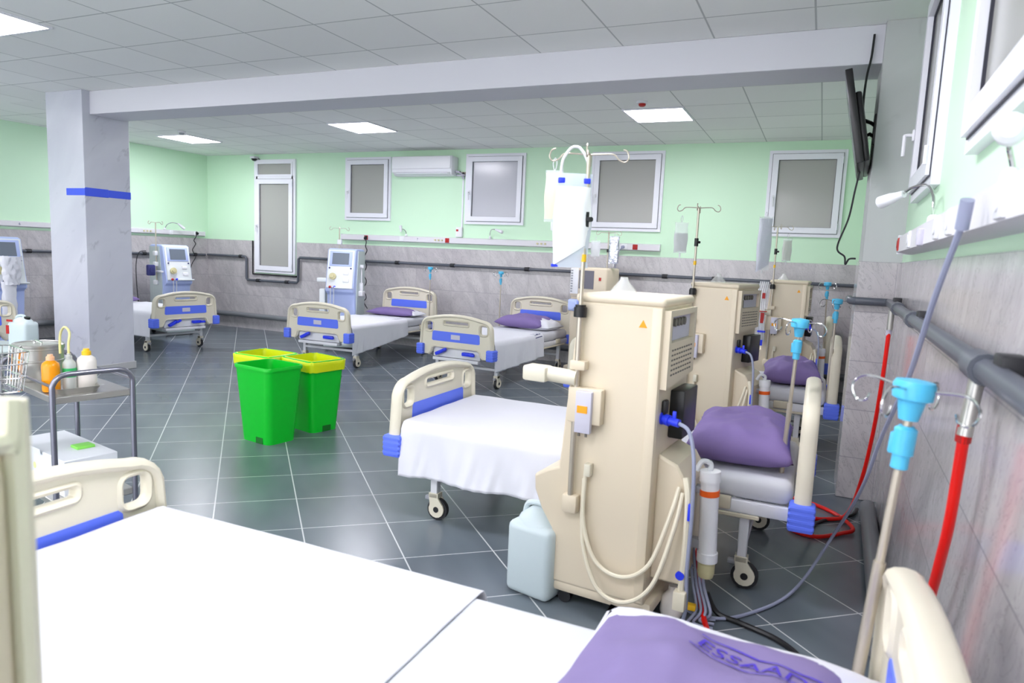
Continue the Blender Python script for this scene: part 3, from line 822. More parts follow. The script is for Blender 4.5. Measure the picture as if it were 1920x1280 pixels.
# pillows ----------------------------------------------------------------
def pillow_surface(w, d, h, seed, crease=1.):
    def f(u, v, side):
        a = 2 * u - 1; b = 2 * v - 1
        e = max(0, 1 - abs(a) ** 3.2) ** .5 * max(0, 1 - abs(b) ** 3.2) ** .5
        pin = 1 - .07 * (1 - abs(a) ** 2) * abs(b) ** 3
        pin2 = 1 - .07 * (1 - abs(b) ** 2) * abs(a) ** 3
        n = noise.noise(Vector((a * 2.1 + seed, b * 2.1, seed))) * .2 + noise.noise(Vector((a * 5 + seed, b * 5, 2))) * .07 * crease
        z = h * e * ((.62 + n) if side > 0 else -.38)
        return Vector((a * w / 2 * pin2, b * d / 2 * pin, z + h * .38))
    return f
def pillow(label, loc, rz, w, d, h, m='purple', seed=0, insert=None, tilt=0., text=None, group='purple pillows on the beds'):
    t = thing('pillow', label, 'pillow', loc, rz, group)
    t.rotation_euler = (0, R(tilt), R(rz))
    f = pillow_surface(w, d, h, seed)
    n = 30
    mb = MB(); mb.grid(n, n, lambda u, v: f(u, v, 1)); mb.grid(n, n, lambda u, v: f(u, v, -1))
    bo = obj('pillowcase', mb, m, t, 89)
    bm = bmesh.new(); bm.from_mesh(bo.data); bmesh.ops.remove_doubles(bm, verts=bm.verts, dist=.0004); bmesh.ops.recalc_face_normals(bm, faces=bm.faces); bm.to_mesh(bo.data); bm.free()
    bo.data.set_sharp_from_angle(angle=R(100))
    if insert:
        ox, oy, sc, iz, wx = insert
        g = pillow_surface(w * wx, d * sc, h * .86, seed + 5)
        mb = MB(); mb.grid(20, 20, lambda u, v: g(u, v, 1) + Vector((ox, oy, iz))); mb.grid(20, 20, lambda u, v: g(u, v, -1) + Vector((ox, oy, iz)))
        obj('inner_pillow', mb, 'sheet', t, 89)
    if text:
        cx, cy, ang, size = text
        vs, fs = text_polys('ESSAADA', size)
        mb = MB(); ca, sa = math.cos(R(ang)), math.sin(R(ang))
        def put(x, y):
            X, Y = cx + ca * x - sa * y, cy + sa * x + ca * y
            p = f(min(1, max(0, X / w + .5)), min(1, max(0, Y / d + .5)), 1)
            return Vector((X, Y, p.z + .003))
        mb.add([put(v.x, v.y) for v in vs], fs)
        wl_ = max(v.x for v in vs)
        for s in (-1, 1):
            P = []
            for i in range(17):
                x = -wl_ * 1.05 + 2.1 * wl_ * i / 16
                P.append((x, s * size * (.62 + .1 * math.sin(i / 16 * 2 * PI))))
            vv = [put(x, y) for x, y in P] + [put(x, y + size * .09) for x, y in P]
            mb.add(vv, [(i, i + 1, i + 18, i + 17) for i in range(16)])
        obj('printed_name', mb, 'print_blue', t)
    return t
pillow('plump purple pillow on the bed behind the nearest cream machine', (-.30, 3.68, .55), 2, .50, .80, .20, 'purple', 1)
pillow('purple pillow on the bed past the pillar', (-.16, 6.28, .55), 3, .46, .78, .19, 'purple', 5)
pillow('flat purple pillow at the back wall, left of the two there', (-5.72, 8.62, .55), 0, .80, .40, .11, 'purple', 9, (.1, .01, .84, .0, .82))
pillow('purple pillow with its white inner showing, on the right-hand back wall bed', (-3.56, 8.50, .55), -8, .72, .50, .18, 'purple', 13, (.15, .0, .86, -.01, .86))
pillow('purple pillow on the left wall bed, mostly hidden by the column', (-9.62, 6.86, .55), 0, .46, .74, .15, 'purple', 19)
pillow('lilac pillow printed ESSAADA on the foreground bed', (-.15, 1.16, .60), -4, .56, .80, .15, 'lilac', 23, (.015, .05, 1.02, -.008, 1.12), 0., (.1, .20, -8, .062))

# bed drip poles with sky-blue hubs ---------------------------------------
def bed_pole(label, base, top, r=.0105, hub_rz=0.):
    t = thing('drip_pole', label, 'drip stand', base, 0, 'steel drip poles with sky-blue hubs')
    b = Vector(base); d = Vector(top) - b; L = d.length
    q = Vector((0, 0, 1)).rotation_difference(d).to_matrix().to_4x4()
    mb = MB(); mb.M = q
    mb.cyl((0, 0, 0), (0, 0, L * .55), r, 12); mb.cyl((0, 0, L * .5), (0, 0, L - .02), r * .72, 12)
    obj('pole', mb, 'pole', t)
    mb = MB(); mb.M = q
    mb.lathe([(r * 1.1, L - .19), (r * 1.35, L - .188), (r * 1.35, L - .16), (r * 1.75, L - .158), (r * 1.75, L - .105), (r * 1.2, L - .1), (r * 1.2, L - .098)], 16)
    mb.rbox(-r * 1.2 - .012, -r * 1.2 + .004, -.006, .006, L - .16, L - .115, .004)
    obj('height_clamp', mb, 'cyan', t)
    mb = MB(); mb.M = q
    mb.lathe([(r * 1.5, L - .085), (r * 1.9, L - .06), (r * 2.1, L - .045), (.038, L - .04), (.04, L - .012), (.036, L - .004), (.01, L)], 20)
    obj('hub', mb, 'cyan', t)
    for k in range(4):
        a = R(hub_rz + 45 + 90 * k); c, s = math.cos(a), math.sin(a)
        P = [(.03, -.02), (.09, -.012), (.115, -.022), (.125, -.045), (.112, -.068), (.092, -.066), (.085, -.05)]
        mb = MB(); mb.M = q
        mb.tube(cr([(c * x, s * x, L + z) for x, z in P], 5), .0032, 6)
        obj('hook', mb, 'chrome', t)
    return t
bed_pole('sky-blue-hubbed drip pole nearest the camera, at the foreground bed', (.135, 1.6, .42), (.195, 1.6, 1.30), .0125, 15)
bed_pole('sky-blue-hubbed drip pole before the large purple pillow', (-.092, 3.42, .40), (-.068, 3.4, 1.285), .0115, 20)
bed_pole('sky-blue-hubbed drip pole beside the left corner of the pillar', (.128, 5.86, .42), (.131, 5.86, 1.29), .0105, 30)
bed_pole('sky-blue-hubbed drip pole farthest back in the right corner', (.10, 8.3, .42), (.072, 8.3, 1.37), .0095, 0)
bed_pole('sky-blue-hubbed drip pole at the left-hand back wall bed', (-5.30, 8.88, .40), (-5.30, 8.88, 1.29), .0095, 40)
bed_pole('sky-blue-hubbed drip pole at the head of the right-hand back wall bed', (-4.13, 8.86, .40), (-4.13, 8.86, 1.28), .0095, 10)

# ------------------------------------------------------------------ cream dialysis machines (back and side in view)
def pole_hooks(mb, z, L=.13, n=4, rot=20, r=.0035):
    for k in range(n):
        a = R(rot + 360 / n * k); c, s = math.cos(a), math.sin(a)
        P = [(0, 0), (.06, .004), (.1, .002), (.12, -.018), (.145, -.026), (.158, -.008), (.15, .016), (.135, .022)]
        mb.tube(cr([(c * x * L / .13, s * x * L / .13, z + zz) for x, zz in P], 4), r, 6)
def hex_tri(mb, x, y0, z, s):
    mb.prism([(x - s, z - s * .8), (x + s, z - s * .8), (x, z + s)], [], y0, y0 + .002, XZ)
def make_cream(label):
    t = thing('dialysis_machine', label, 'dialysis machine', (0, 0, 0), 0, 'cream dialysis machines')
    o = [(.17, .10), (.17, 1.345), (-.188, 1.345), (-.2, 1.2), (-.245, .62), (-.30, .60), (-.36, .565), (-.355, .50), (-.32, .42), (-.265, .34), (-.25, .10)]
    body = MB().prism(o, [], -.215, .215, XZ)
    ob = obj('body', body, 'cream', t, 30)
    bv = ob.modifiers.new('soft_edges', 'BEVEL'); bv.width = .012; bv.segments = 3; bv.limit_method = 'ANGLE'; bv.angle_limit = R(40)
    obj('top_cover', MB().rbox(-.205, .178, -.222, .222, 1.335, 1.372, .016, 3), 'cream', t)
    obj('funnel_cup', MB().lathe([(.06, 1.37), (.058, 1.38), (.02, 1.425), (.016, 1.44)], 18, (-.1, .06, 0)), 'glassy', t)
    # side seam plate and near edge post
    obj('edge_post', MB().rbox(.125, .168, -.222, -.2, .12, 1.335, .008), 'cream', t)
    # rear face
    rp = MB().prism([(-.2, 1.01), (.2, 1.04), (.2, 1.325), (-.2, 1.325)], [[(-.17, 1.195), (.165, 1.195), (.165, 1.3), (-.17, 1.3)]], .17, .196, YZ)
    rpo = obj('rear_panel', rp, 'cream', t, 30)
    mb = MB()
    for i in range(6):
        for k in range(9): mb.rbox(.1955, .1975, -.155 + k * .035, -.133 + k * .035, 1.06 + i * .02, 1.067 + i * .02, .0008, 1)
    obj('vent_slots', mb, 'grille', rpo)
    obj('connector_plate', MB().box(.171, .176, -.168, .163, 1.197, 1.298), 'label', rpo)
    mb = MB()
    for k in range(4): mb.cyl((.176, -.09 + k * .045, 1.272), (.188, -.09 + k * .045, 1.272), .017, 12)
    mb.box(.176, .18, -.165, -.11, 1.2, 1.255)
    obj('connector', mb, 'grille', rpo)
    obj('black_filter_box', MB().rbox(.17, .232, -.04, .17, .78, .985, .006), 'black', t)
    obj('black_knob', MB().rbox(.17, .19, -.16, -.115, .90, .96, .008), 'black', t)
    k = obj('blue_coupling', MB().cyl((.17, -.15, .885), (.25, -.17, .878), .017, 14).cyl((.19, -.155, .883), (.208, -.16, .881), .023, 14).cyl((.17, -.15, .885), (.18, -.152, .885), .026, 14).rbox(.22, .236, -.171, -.16, .89, .925, .004), 'blue_deep', t)
    obj('coupling_hose', MB().tube(cr([(.25, -.17, .878), (.29, -.18, .86), (.315, -.19, .80), (.33, -.2, .7), (.335, -.2, .5), (.33, -.19, .3), (.33, -.16, .12), (.31, -.12, .03)], 6), .008, 8), 'sleeve', k)
    lb = MB().prism([(.165, .2), (.295, .2), (.3, .62), (.25, .70), (.165, .735)], [], -.15, .16, XZ)
    lo = obj('lower_rear_box', lb, 'cream', t, 30)
    bv = lo.modifiers.new('soft_edges', 'BEVEL'); bv.width = .01; bv.segments = 2; bv.limit_method = 'ANGLE'; bv.angle_limit = R(40)
    f = obj('filter_cartridge', MB().cyl((.365, .0, .3), (.352, .0, .63), .038, 18).cyl((.366, .0, .27), (.365, .0, .31), .043, 18).cyl((.353, 0, .615), (.35, 0, .66), .043, 18), 'white', t)
    obj('cartridge_clip', MB().cyl((.3555, 0, .555), (.354, 0, .58), .041, 18), 'orange', f)
    obj('cartridge_tube', MB().tube(cr([(.35, 0, .655), (.35, 0, .69), (.32, -.02, .7), (.30, -.03, .66)], 5), .011, 8), 'tube_clear', f)
    obj('cartridge_bracket', MB().rbox(.29, .36, -.02, .02, .32, .36, .005), 'grey_p', f); obj('cartridge_bracket', MB().rbox(.29, .35, -.02, .02, .56, .59, .005), 'grey_p', f)
    obj('drain_bottle', MB().lathe([(.03, .2), (.036, .22), (.036, .26), (.02, .275)], 14, (.365, 0, 0)), 'bone', f)
    # hoses looping on the near side
    obj('side_hose', MB().tube(cr([(-.11, -.235, .63), (-.105, -.245, .42), (-.04, -.25, .26), (.08, -.252, .22), (.19, -.245, .30), (.25, -.21, .5), (.27, -.17, .62)], 6), .009, 8), 'cream_d', t)
    obj('side_hose', MB().tube(cr([(-.115, -.235, .6), (-.10, -.25, .33), (-.02, -.262, .15), (.1, -.262, .12), (.21, -.255, .22), (.27, -.215, .45), (.285, -.17, .6)], 6), .009, 8), 'cream_d', t)
    obj('upright_hose', MB().tube(cr([(.29, -.16, .66), (.31, -.18, .58), (.315, -.185, .4), (.31, -.185, .2)], 6), .013, 8).rbox(.285, .335, -.21, -.165, .12, .2, .006), 'cream_d', t)
    obj('blue_clip', MB().rbox(.318, .333, -.205, -.19, .5, .57, .003), 'blue_deep', t); obj('blue_button', MB().cyl((.305, -.2, .265), (.305, -.19, .265), .018, 14), 'blue_deep', t)
    # drip pole on the near front edge
    p = MB().cyl((-.17, -.245, .50), (-.17, -.245, 1.3), .012, 14).cyl((-.17, -.245, 1.25), (-.172, -.24, 1.93), .0085, 14)
    p.M = Matrix.Translation((-.172, -.24, 0)); pole_hooks(p, 1.925); p.M = None
    po = obj('drip_pole', p, 'pole', t)
    obj('pole_collar', MB().cyl((-.17, -.245, 1.275), (-.17, -.245, 1.315), .027, 16).cyl((-.17, -.245, 1.31), (-.17, -.245, 1.325), .022, 16), 'black', po)
    obj('pole_knob', MB().cyl((-.171, -.242, 1.64), (-.171, -.242, 1.70), .015, 12).cyl((-.171, -.242, 1.67), (-.14, -.255, 1.67), .01, 10), 'black', po)
    obj('yellow_band', MB().cyl((-.171, -.242, 1.5), (-.171, -.242, 1.53), .0115, 12), 'yellow', po)
    obj('pole_foot', MB().rbox(-.205, -.135, -.262, -.21, .44, .52, .012), 'cream', po)
    obj('pole_clip', MB().rbox(-.2, -.13, -.262, -.21, 1.055, 1.095, .008), 'cream', po)
    a = MB().cyl((-.17, -.25, 1.02), (-.30, -.275, 1.03), .032, 18).rbox(-.39, -.28, -.32, -.235, .995, 1.06, .012)
    obj('holder_arm', a, 'ivory', t)
    b = obj('level_sensor', MB().rbox(-.20, -.05, -.262, -.215, .835, .985, .008), 'cream', t)
    obj('sensor_door', MB().rbox(-.155, -.085, -.282, -.258, .80, .975, .004), 'label', b)
    obj('yellow_label', MB().box(-.145, -.1, -.2845, -.2815, .885, .915), 'warn', b)
    obj('sensor_pin', MB().cyl((-.137, -.27, .785), (-.137, -.27, .80), .006, 8).cyl((-.105, -.27, .785), (-.105, -.27, .80), .006, 8), 'grille', b)
    obj('tube_clip', MB().rbox(-.115, -.085, -.25, -.213, .61, .665, .006), 'ivory', t)
    mb = MB(); hex_tri(mb, .09, -.2172, 1.265, .017)
    obj('warning_sign', mb, 'warn', t)
    mb = MB().rbox(-.27, .2, -.21, .21, .055, .115, .02)
    obj('base', mb, 'cream', t)
    for sx in (-.2, .13):
        for sy in (-.17, .17):
            obj('caster', MB().cyl((sx, sy - .015, .03), (sx, sy + .015, .03), .03, 16).cyl((sx, sy, .04), (sx, sy, .07), .012, 8), 'dark', t)
    return t
def corner_loc(cx, cy, rz, lx=.17, ly=-.215):
    c, s = math.cos(R(rz)), math.sin(R(rz))
    return (cx - (c * lx - s * ly), cy - (s * lx + c * ly), 0)
M1L = corner_loc(-.547, 2.69, -5)
m1 = make_cream('cream dialysis machine nearest the camera, with a big white bag on its pole')
m1.location = M1L; m1.rotation_euler = (0, 0, R(-5))
M2L = corner_loc(-.547, 5.3, -15)
dup(m1, M2L, -15, 'second cream dialysis machine, behind the large purple pillow', 'cream dialysis machines')
M3L = corner_loc(-.12, 7.85, -3)
dup(m1, M3L, -3, 'third cream dialysis machine, farthest along the right side', 'cream dialysis machines')

# foreground machine edge at far left
t = thing('machine_cabinet', 'cream moulded cabinet at the left edge, right beside the camera', 'machine', (-.893, .135, 0), 4)
cab = obj('body', MB().rbox(-.22, .22, -.26, .26, .08, 1.342, .03, 4), 'cream', t)
obj('rear_cover', MB().rbox(.2, .232, -.225, .232, .3, 1.305, .02, 3), 'cream', t)
obj('edge_trim', MB().tube(cr([(.222, .245, .12), (.222, .245, 1.27), (.222, .235, 1.31), (.222, .2, 1.322), (.222, -.2, 1.322)], 4), .012, 8), 'ivory', t)
obj('base', MB().rbox(-.24, .24, -.25, .25, .05, .11, .02), 'cream', t)
for sx in (-.18, .18):
    for sy in (-.2, .2): obj('caster', MB().cyl((sx, sy - .015, .03), (sx, sy + .015, .03), .03, 16).cyl((sx, sy, .04), (sx, sy, .07), .012, 8), 'dark', t)

# ------------------------------------------------------------------ machine facing the camera by the back wall
t = thing('dialysis_machine', 'beige dialysis machine with a dark screen facing us by the back wall', 'dialysis machine', (-2.66, 8.6, 0), -6)
obj('body', MB().rbox(-.25, .25, -.2, .25, .1, 1.1, .03, 3), 'cream', t)
obj('base', MB().rbox(-.27, .27, -.28, .27, .05, .13, .02), 'cream', t)
hd = obj('monitor_head', MB().rbox(-.25, .25, -.24, .2, 1.02, 1.40, .03, 3), 'cream', t)
obj('screen', MB().box(-.12, .08, -.246, -.238, 1.13, 1.36), 'lcd_d', hd)
obj('keypad', MB().rbox(-.24, -.13, -.25, -.236, 1.06, 1.385, .004), 'white', hd)
mb = MB()
for k in range(9): mb.box(-.232, -.205, -.2535, -.2495, 1.08 + k * .033, 1.098 + k * .033)
obj('button', mb, 'grey_p', hd)
obj('indicator', MB().box(.15, .18, -.246, -.239, 1.24, 1.28), 'red_p', hd)
obj('pump_module', MB().rbox(-.24, -.11, -.3, -.2, .84, .99, .02).cyl((-.175, -.32, .915), (-.175, -.29, .915), .05, 18), 'lblue', t)
obj('pump_module', MB().rbox(-.09, .05, -.3, -.2, .84, .99, .02).cyl((-.02, -.32, .915), (-.02, -.29, .915), .05, 18), 'lblue', t)
p = MB().cyl((.19, -.1, 1.2), (.19, -.1, 1.84), .0085, 10); p.M = Matrix.Translation((.19, -.1, 0)); pole_hooks(p, 1.84); p.M = None
po = obj('drip_pole', p, 'pole', t)
obj('pole_knob', MB().cyl((.19, -.1, 1.3), (.19, -.1, 1.335), .022, 12).cyl((.19, -.1, 1.60), (.19, -.1, 1.64), .016, 12), 'black', po)
for sx in (-.2, .2):
    for sy in (-.2, .2): obj('caster', MB().cyl((sx, sy - .015, .03), (sx, sy + .015, .03), .03, 16).cyl((sx, sy, .04), (sx, sy, .07), .012, 8), 'dark', t)

# ------------------------------------------------------------------ white and blue dialysis machines (left side)
def make_blue(label, hz=1.45):
    """front faces -y"""
    t = thing('dialysis_machine', label, 'dialysis machine', (0, 0, 0), 0, 'white and blue dialysis machines')
    k = hz / 1.45
    prof = [(.27, .1), (.27, hz - .015), (.2, hz), (-.10, hz), (-.16, hz - .02), (-.27, .90 * k), (-.27, .84 * k), (-.20, .80 * k), (-.17, .5), (-.2, .16), (-.28, .12), (-.28, .08)]
    b = obj('body', MB().prism(prof, [], -.21, .21, YZ @ Matrix.Identity(4)), 'lblue', t, 30)
    bv = b.modifiers.new('soft_edges', 'BEVEL'); bv.width = .015; bv.segments = 3; bv.limit_method = 'ANGLE'; bv.angle_limit = R(40)
    for s in (-1, 1):
        sp = [(.265, .12), (.265, hz - .03), (-.06, hz - .03), (-.14, .9 * k), (-.14, .5), (-.14, .14)]
        obj('side_panel', MB().prism(sp, [], s * .205, s * .222, YZ), 'lgrey', t, 30)
    a = Vector((-.163, hz - .02)); c = Vector((-.273, .90 * k)); d = (c - a)
    ang = math.atan2(d.x, -d.y)
    F = Matrix.Translation((0, a.x, a.y)) @ Matrix.Rotation(ang, 4, 'X')     # local -z runs down the slope
    Lf = d.length
    fp = obj('front_panel', MB().rbox(-.195, .195, -.018, .012, -Lf - .01, -.005, .012, 3, T=F), 'lwhite', t)
    obj('screen_bezel', MB().rbox(-.17, .17, -.026, -.01, -.245, -.02, .012, T=F), 'lblue', fp)
    obj('screen', MB().box(-.125, .125, -.029, -.024, -.22, -.05, T=F), 'lcd', fp)
    for x in (-.16, .16): obj('status_button', MB().cyl((x, -.03, -.275), (x, -.015, -.275), .012, 10, T=F), 'navy', fp)
    obj('pump_rotor', MB().cyl((-.1, -.05, -.4), (-.1, -.015, -.4), .05, 20, T=F).cyl((-.1, -.065, -.4), (-.1, -.045, -.4), .025, 14, T=F), 'bone', fp)
    mb = MB().rbox(.05, .13, -.03, -.01, -.37, -.32, .008, T=F); mb.rbox(.05, .14, -.03, -.01, -.48, -.42, .008, T=F); mb.cyl((.08, -.035, -.45), (.08, -.02, -.45), .02, 12, T=F)
    obj('valve_block', mb, 'white', fp)
    obj('red_connector', MB().sphere(F @ Vector((-.13, -.035, -Lf + .0)), .02), 'red_p', fp)
    obj('blue_connector', MB().sphere(F @ Vector((-.06, -.035, -Lf + .0)), .02), 'blue_deep', fp)
    obj('drip_ledge', MB().rbox(-.06, .21, -.07, -.0, -Lf - .02, -Lf + .0, .008, T=F), 'lwhite', fp)
    mb = MB()
    for x in (-.12, -.07): mb.tube(cr([tuple(F @ Vector((x, -.04, -Lf))), (x, -.31, .75), (x - .01, -.3, .6), (x, -.22, .45)], 5), .006, 6)
    obj('blood_tube', mb, 'tube_clear', t)
    obj('base', MB().rbox(-.23, .23, -.3, .29, .05, .12, .02), 'lgrey', t)
    for sx in (-.19, .19):
        for sy in (-.24, .24): obj('caster', MB().cyl((sx, sy - .015, .03), (sx, sy + .015, .03), .03, 14).cyl((sx, sy, .04), (sx, sy, .07), .012, 8), 'dark', t)
    return t
def add_pole(t, x, y, z0, z1):
    p = MB().cyl((x, y, z0), (x, y, z1), .009, 10); p.M = Matrix.Translation((x, y, 0)); pole_hooks(p, z1, .12); p.M = None
    po = obj('drip_pole', p, 'pole', t)
    sx = 1 if x > 0 else -1
    mb = MB()
    for z in (z0 + .04, z0 + .33, z0 + .5): mb.rbox(x - .03, x + .03, y - .02, y + .06, z - .035, z + .035, .01)
    mb.rbox(x - .02, x + .02, y - .2, y, z0 + .2, z0 + .23, .008)
    obj('pole_bracket', mb, 'white', po)
    return po
l3 = make_blue('white and blue dialysis machine at the back wall beside the purple pillow bed', 1.50)
l3.location = (-6.52, 8.45, 0); l3.rotation_euler = (0, 0, R(20))
add_pole(l3, -.16, .2, 1.1, 1.80)
mb = MB().rbox(.22, .27, .0, .05, .86, 1.0, .01).cyl((.235, .05, .95), (.235, .05, 1.25), .011, 10).rbox(.21, .27, .02, .08, 1.22, 1.27, .01).rbox(.2, .28, -.05, .1, .8, .88, .012)
obj('side_holder', mb, 'white', l3)
obj('side_rack', MB().rbox(-.33, -.24, -.2, -.1, .45, .9, .015).rbox(-.36, -.21, -.22, -.1, 1.0, 1.06, .01), 'lwhite', l3)
l2 = make_blue('white and blue dialysis machine at the left wall behind the bed by the column', 1.44)
l2.location = (-9.62, 7.98, 0); l2.rotation_euler = (0, 0, R(76))
add_pole(l2, -.245, -.02, .8, 1.78)
obj('navy_pump', MB().rbox(-.42, -.3, -.12, -.04, .95, 1.12, .02).cyl((-.36, -.135, 1.035), (-.36, -.115, 1.035), .035, 16), 'navy', l2)
obj('drain_hose', MB().tube(cr([(-.3, .2, 1.33), (-.4, .22, 1.3), (-.46, .2, 1.1), (-.46, .18, .7), (-.44, .15, .3)], 6), .007, 6), 'dark', l2)
l1 = make_blue('white and blue dialysis machine at the far left edge, hung with plastic bags', 1.47)
l1.location = (-9.30, 5.20, 0); l1.rotation_euler = (0, 0, R(84))

# ------------------------------------------------------------------ hanging bags
def bag(name, label, loc, rz, w, h, th, m, hang=.05, fill=None, parts=(), tilt=0, cat='drip bag', handle=None):
    t = thing(name, label, cat, loc, rz)
    t.rotation_euler = (R(tilt), 0, R(rz))
    def f(u, v, s):
        a = 2 * u - 1
        e = (max(0, 1 - a * a)) ** .6 * max(0, math.sin(PI * min(1, v * .9 + .06))) ** .5
        x = a * w / 2 * (1 - .06 * math.sin(v * 9))
        return Vector((x, s * th / 2 * e * (1 + .25 * noise.noise(Vector((a * 2, v * 5, 1)))), -v * h))
    mb = MB(); mb.grid(12, 22, lambda u, v: f(u, v, 1)); mb.grid(12, 22, lambda u, v: f(u, v, -1))
    o = obj('pouch', mb, m, t, 80)
    if fill:
        a0, a1, fm = fill
        def g(u, v, s):
            p = f(u, a0 + (a1 - a0) * v, s)
            return Vector((p.x * .97, p.y * 1.1 + s * .003, p.z - (.09 * (.5 - u) * v if w > .12 else 0)))
        mb = MB(); mb.grid(10, 16, lambda u, v: g(u, v, 1)); mb.grid(10, 16, lambda u, v: g(u, v, -1))
        obj('contents', mb, fm, t, 80)
    if handle:
        obj('handle', MB().tube(cr([(-w * .36, 0, -.005), (-w * .33, 0, .05), (-w * .15, 0, .095), (0, 0, .105), (w * .15, 0, .095), (w * .33, 0, .05), (w * .36, 0, -.005)], 5), .006, 8), 'white', t)
        for s in (-1, 1): obj('blue_clip', MB().rbox(s * w * .34 - .014, s * w * .34 + .014, -.014, .014, -.04, -.018, .004), 'blue_deep', t)
        obj('blue_tab', MB().rbox(-w / 2 - .002, -w / 2 + .03, -.006, .006, -h + .0, -h + .012, .002, 1), 'blue_deep', t)
    else:
        obj('hanger', MB().tube(cr([(0, 0, -.005), (-.008, 0, hang * .5), (0, 0, hang), (.008, 0, hang * .5), (0, 0, -.005)], 4), .002, 6), 'tube_clear', t)
        obj('port', MB().cyl((0, 0, -h), (0, 0, -h - .035), .006, 8), 'tube_clear', t)
    return t
def mtop(loc, rz, lx, ly, z):
    c, s = math.cos(R(rz)), math.sin(R(rz))
    return (loc[0] + c * lx - s * ly, loc[1] + s * lx + c * ly, z)
px_, py_, _ = mtop(M1L, -5, -.172, -.24, 0)
bag('powder_bag', 'large white concentrate bag with a loop handle on the nearest machine pole', (px_ - .05, py_ - .02, 1.85), 24, .15, .375, .05, 'clearblue', fill=(.14, .86, 'milk'), handle=True)
bag('saline_bag', 'small clear drip bag with a yellowish tint behind the big white bag', (px_ - .155, py_ + .03, 1.87), 10, .075, .21, .02, 'glassy', fill=(.05, .95, mat('straw_tinted_film', '#e8e4cc', .3, alpha=.7)))
px2, py2, _ = mtop(M2L, -15, -.172, -.24, 0)
bag('saline_bag', 'half-empty clear drip bag on the second machine pole', (px2 - .115, py2 - .02, 1.815), 20, .1, .23, .02, 'glassy', fill=(.35, .95, mat('grey_tinted_film', '#c9c9cd', .15, alpha=.6)))
px3, py3, _ = mtop(M3L, -3, -.172, -.24, 0)
bag('drip_set_packet', 'long clear packet with red and blue print hanging on the third machine pole', (px3 - .12, py3 - .03, 2.03), 15, .14, .56, .03, 'glassy', fill=(.03, .97, mat('crinkled_clear_film', '#d4d6e4', .2, alpha=.7, bump=.5, bscale=20)))
bag('saline_bag', 'small crumpled clear drip bag at the right of the third machine pole', (px3 + .11, py3 - .02, 1.81), 10, .09, .24, .02, 'glassy', fill=(.1, .95, mat('wrinkled_clear_film', '#d2d2cc', .2, alpha=.6, bump=.5, bscale=25)))
bag('foil_bag', 'shiny silver foil bag on the pole of the machine at the back wall', (-2.46 + .06, 8.5 - .03, 1.80), 5, .13, .34, .03, 'foil')
bag('saline_bag', 'small clear drip bag left of the silver foil bag at the back wall', (-2.64, 8.46, 1.74), 0, .12, .2, .03, 'glassy', fill=(.1, .95, 'tube_clear'))
t = thing('blood_line_set', 'clear bundle of tubing with red and blue caps hanging on the third machine', 'tubing', mtop(M3L, -3, -.26, -.26, 1.33), 0)
mb = MB()
for k in range(5):
    mb.tube(cr([(.02 * k - .03, -.01 * k, .02), (.02 * k - .05, -.02, -.2), (.015 * k - .02, -.03 - .01 * k, -.45), (.02 * k - .03, -.02, -.62)], 5), .008, 6)
obj('tubing', mb, 'tube_clear', t)
obj('red_cap', MB().box(.0, .03, -.06, -.05, -.16, -.1).box(-.02, .06, -.07, -.055, -.3, -.29).box(.0, .035, -.07, -.055, -.42, -.31), 'red_p', t)
obj('blue_cap', MB().box(-.02, .06, -.07, -.055, -.52, -.5).box(.01, .04, -.07, -.055, -.66, -.6), 'blue_deep', t)
t = thing('plastic_bag', 'crumpled clear plastic bags hanging on the machine at the far left edge', 'plastic bag', (-8.93, 5.14, 1.24), 84)
def crump(u, v, s):
    a = 2 * u - 1
    n = noise.noise(Vector((a * 3, v * 6, s)))
    return Vector((a * .12 * (1 - .3 * v) + .02 * n, s * .05 * (1 - a * a) ** .5 * (1 + n * .5) - .03, -v * .34 + .02 * n))
mb = MB(); mb.grid(14, 18, lambda u, v: crump(u, v, 1)); mb.grid(14, 18, lambda u, v: crump(u, v, -1))
obj('bag_film', mb, mat('milky_plastic_film', '#e6e6ee', .25, trans=.2, bump=.5, bscale=25), t, 80)
mb = MB()
def crump2(u, v, s):
    a = 2 * u - 1
    n = noise.noise(Vector((a * 3 + 4, v * 6, s)))
    return Vector((a * .08 + .02 * n - .03, s * .03 * max(0, 1 - a * a) ** .5 - .02, -.3 - v * .5 + .01 * n))
mb.grid(10, 16, lambda u, v: crump2(u, v, 1)); mb.grid(10, 16, lambda u, v: crump2(u, v, -1))
obj('lower_bag', mb, 'sheet', t, 80)

# ------------------------------------------------------------------ jerrycans
def jerrycan(label, loc, rz, w, d, h, cap='white', m='canister'):
    t = thing('jerrycan', label, 'canister', loc, rz, 'plastic concentrate canisters')
    b = MB().rbox(-w / 2, w / 2, -d / 2, d / 2, 0, h * .82, .035, 4)
    # shoulder
    b.lathe([(w * .46, 0), (w * .4, h * .07), (w * .22, h * .15), (w * .16, h * .17)], 20, (0, 0, h * .79), T=Matrix.Diagonal((1, d / w, 1, 1)))
    o = obj('container', b, m, t, 50)
    obj('handle', MB().tube(cr([(-w * .36, 0, h * .82), (-w * .3, 0, h * .96), (-w * .1, 0, h * 1.0), (w * .06, 0, h * .99), (w * .12, 0, h * .93)], 5), .013, 8), m, t)
    obj('cap', MB().cyl((w * .22, 0, h * .88), (w * .24, 0, h * .97), .026, 16), cap, t)
    return t
jerrycan('pale translucent canister at the foot of the nearest cream machine', (-1.06, 2.80, 0), -12, .235, .20, .41, 'white')
t = thing('side_table', 'low pale table at the left holding a canister', 'table', (-7.05, 3.92, 0), 8)
obj('table_top', MB().rbox(-.34, .34, -.3, .3, .42, .45, .008), 'lgrey', t)
for sx in (-.3, .3):
    for sy in (-.26, .26): obj('leg', MB().cyl((sx, sy, 0), (sx, sy, .42), .015, 10), 'white_metal', t)
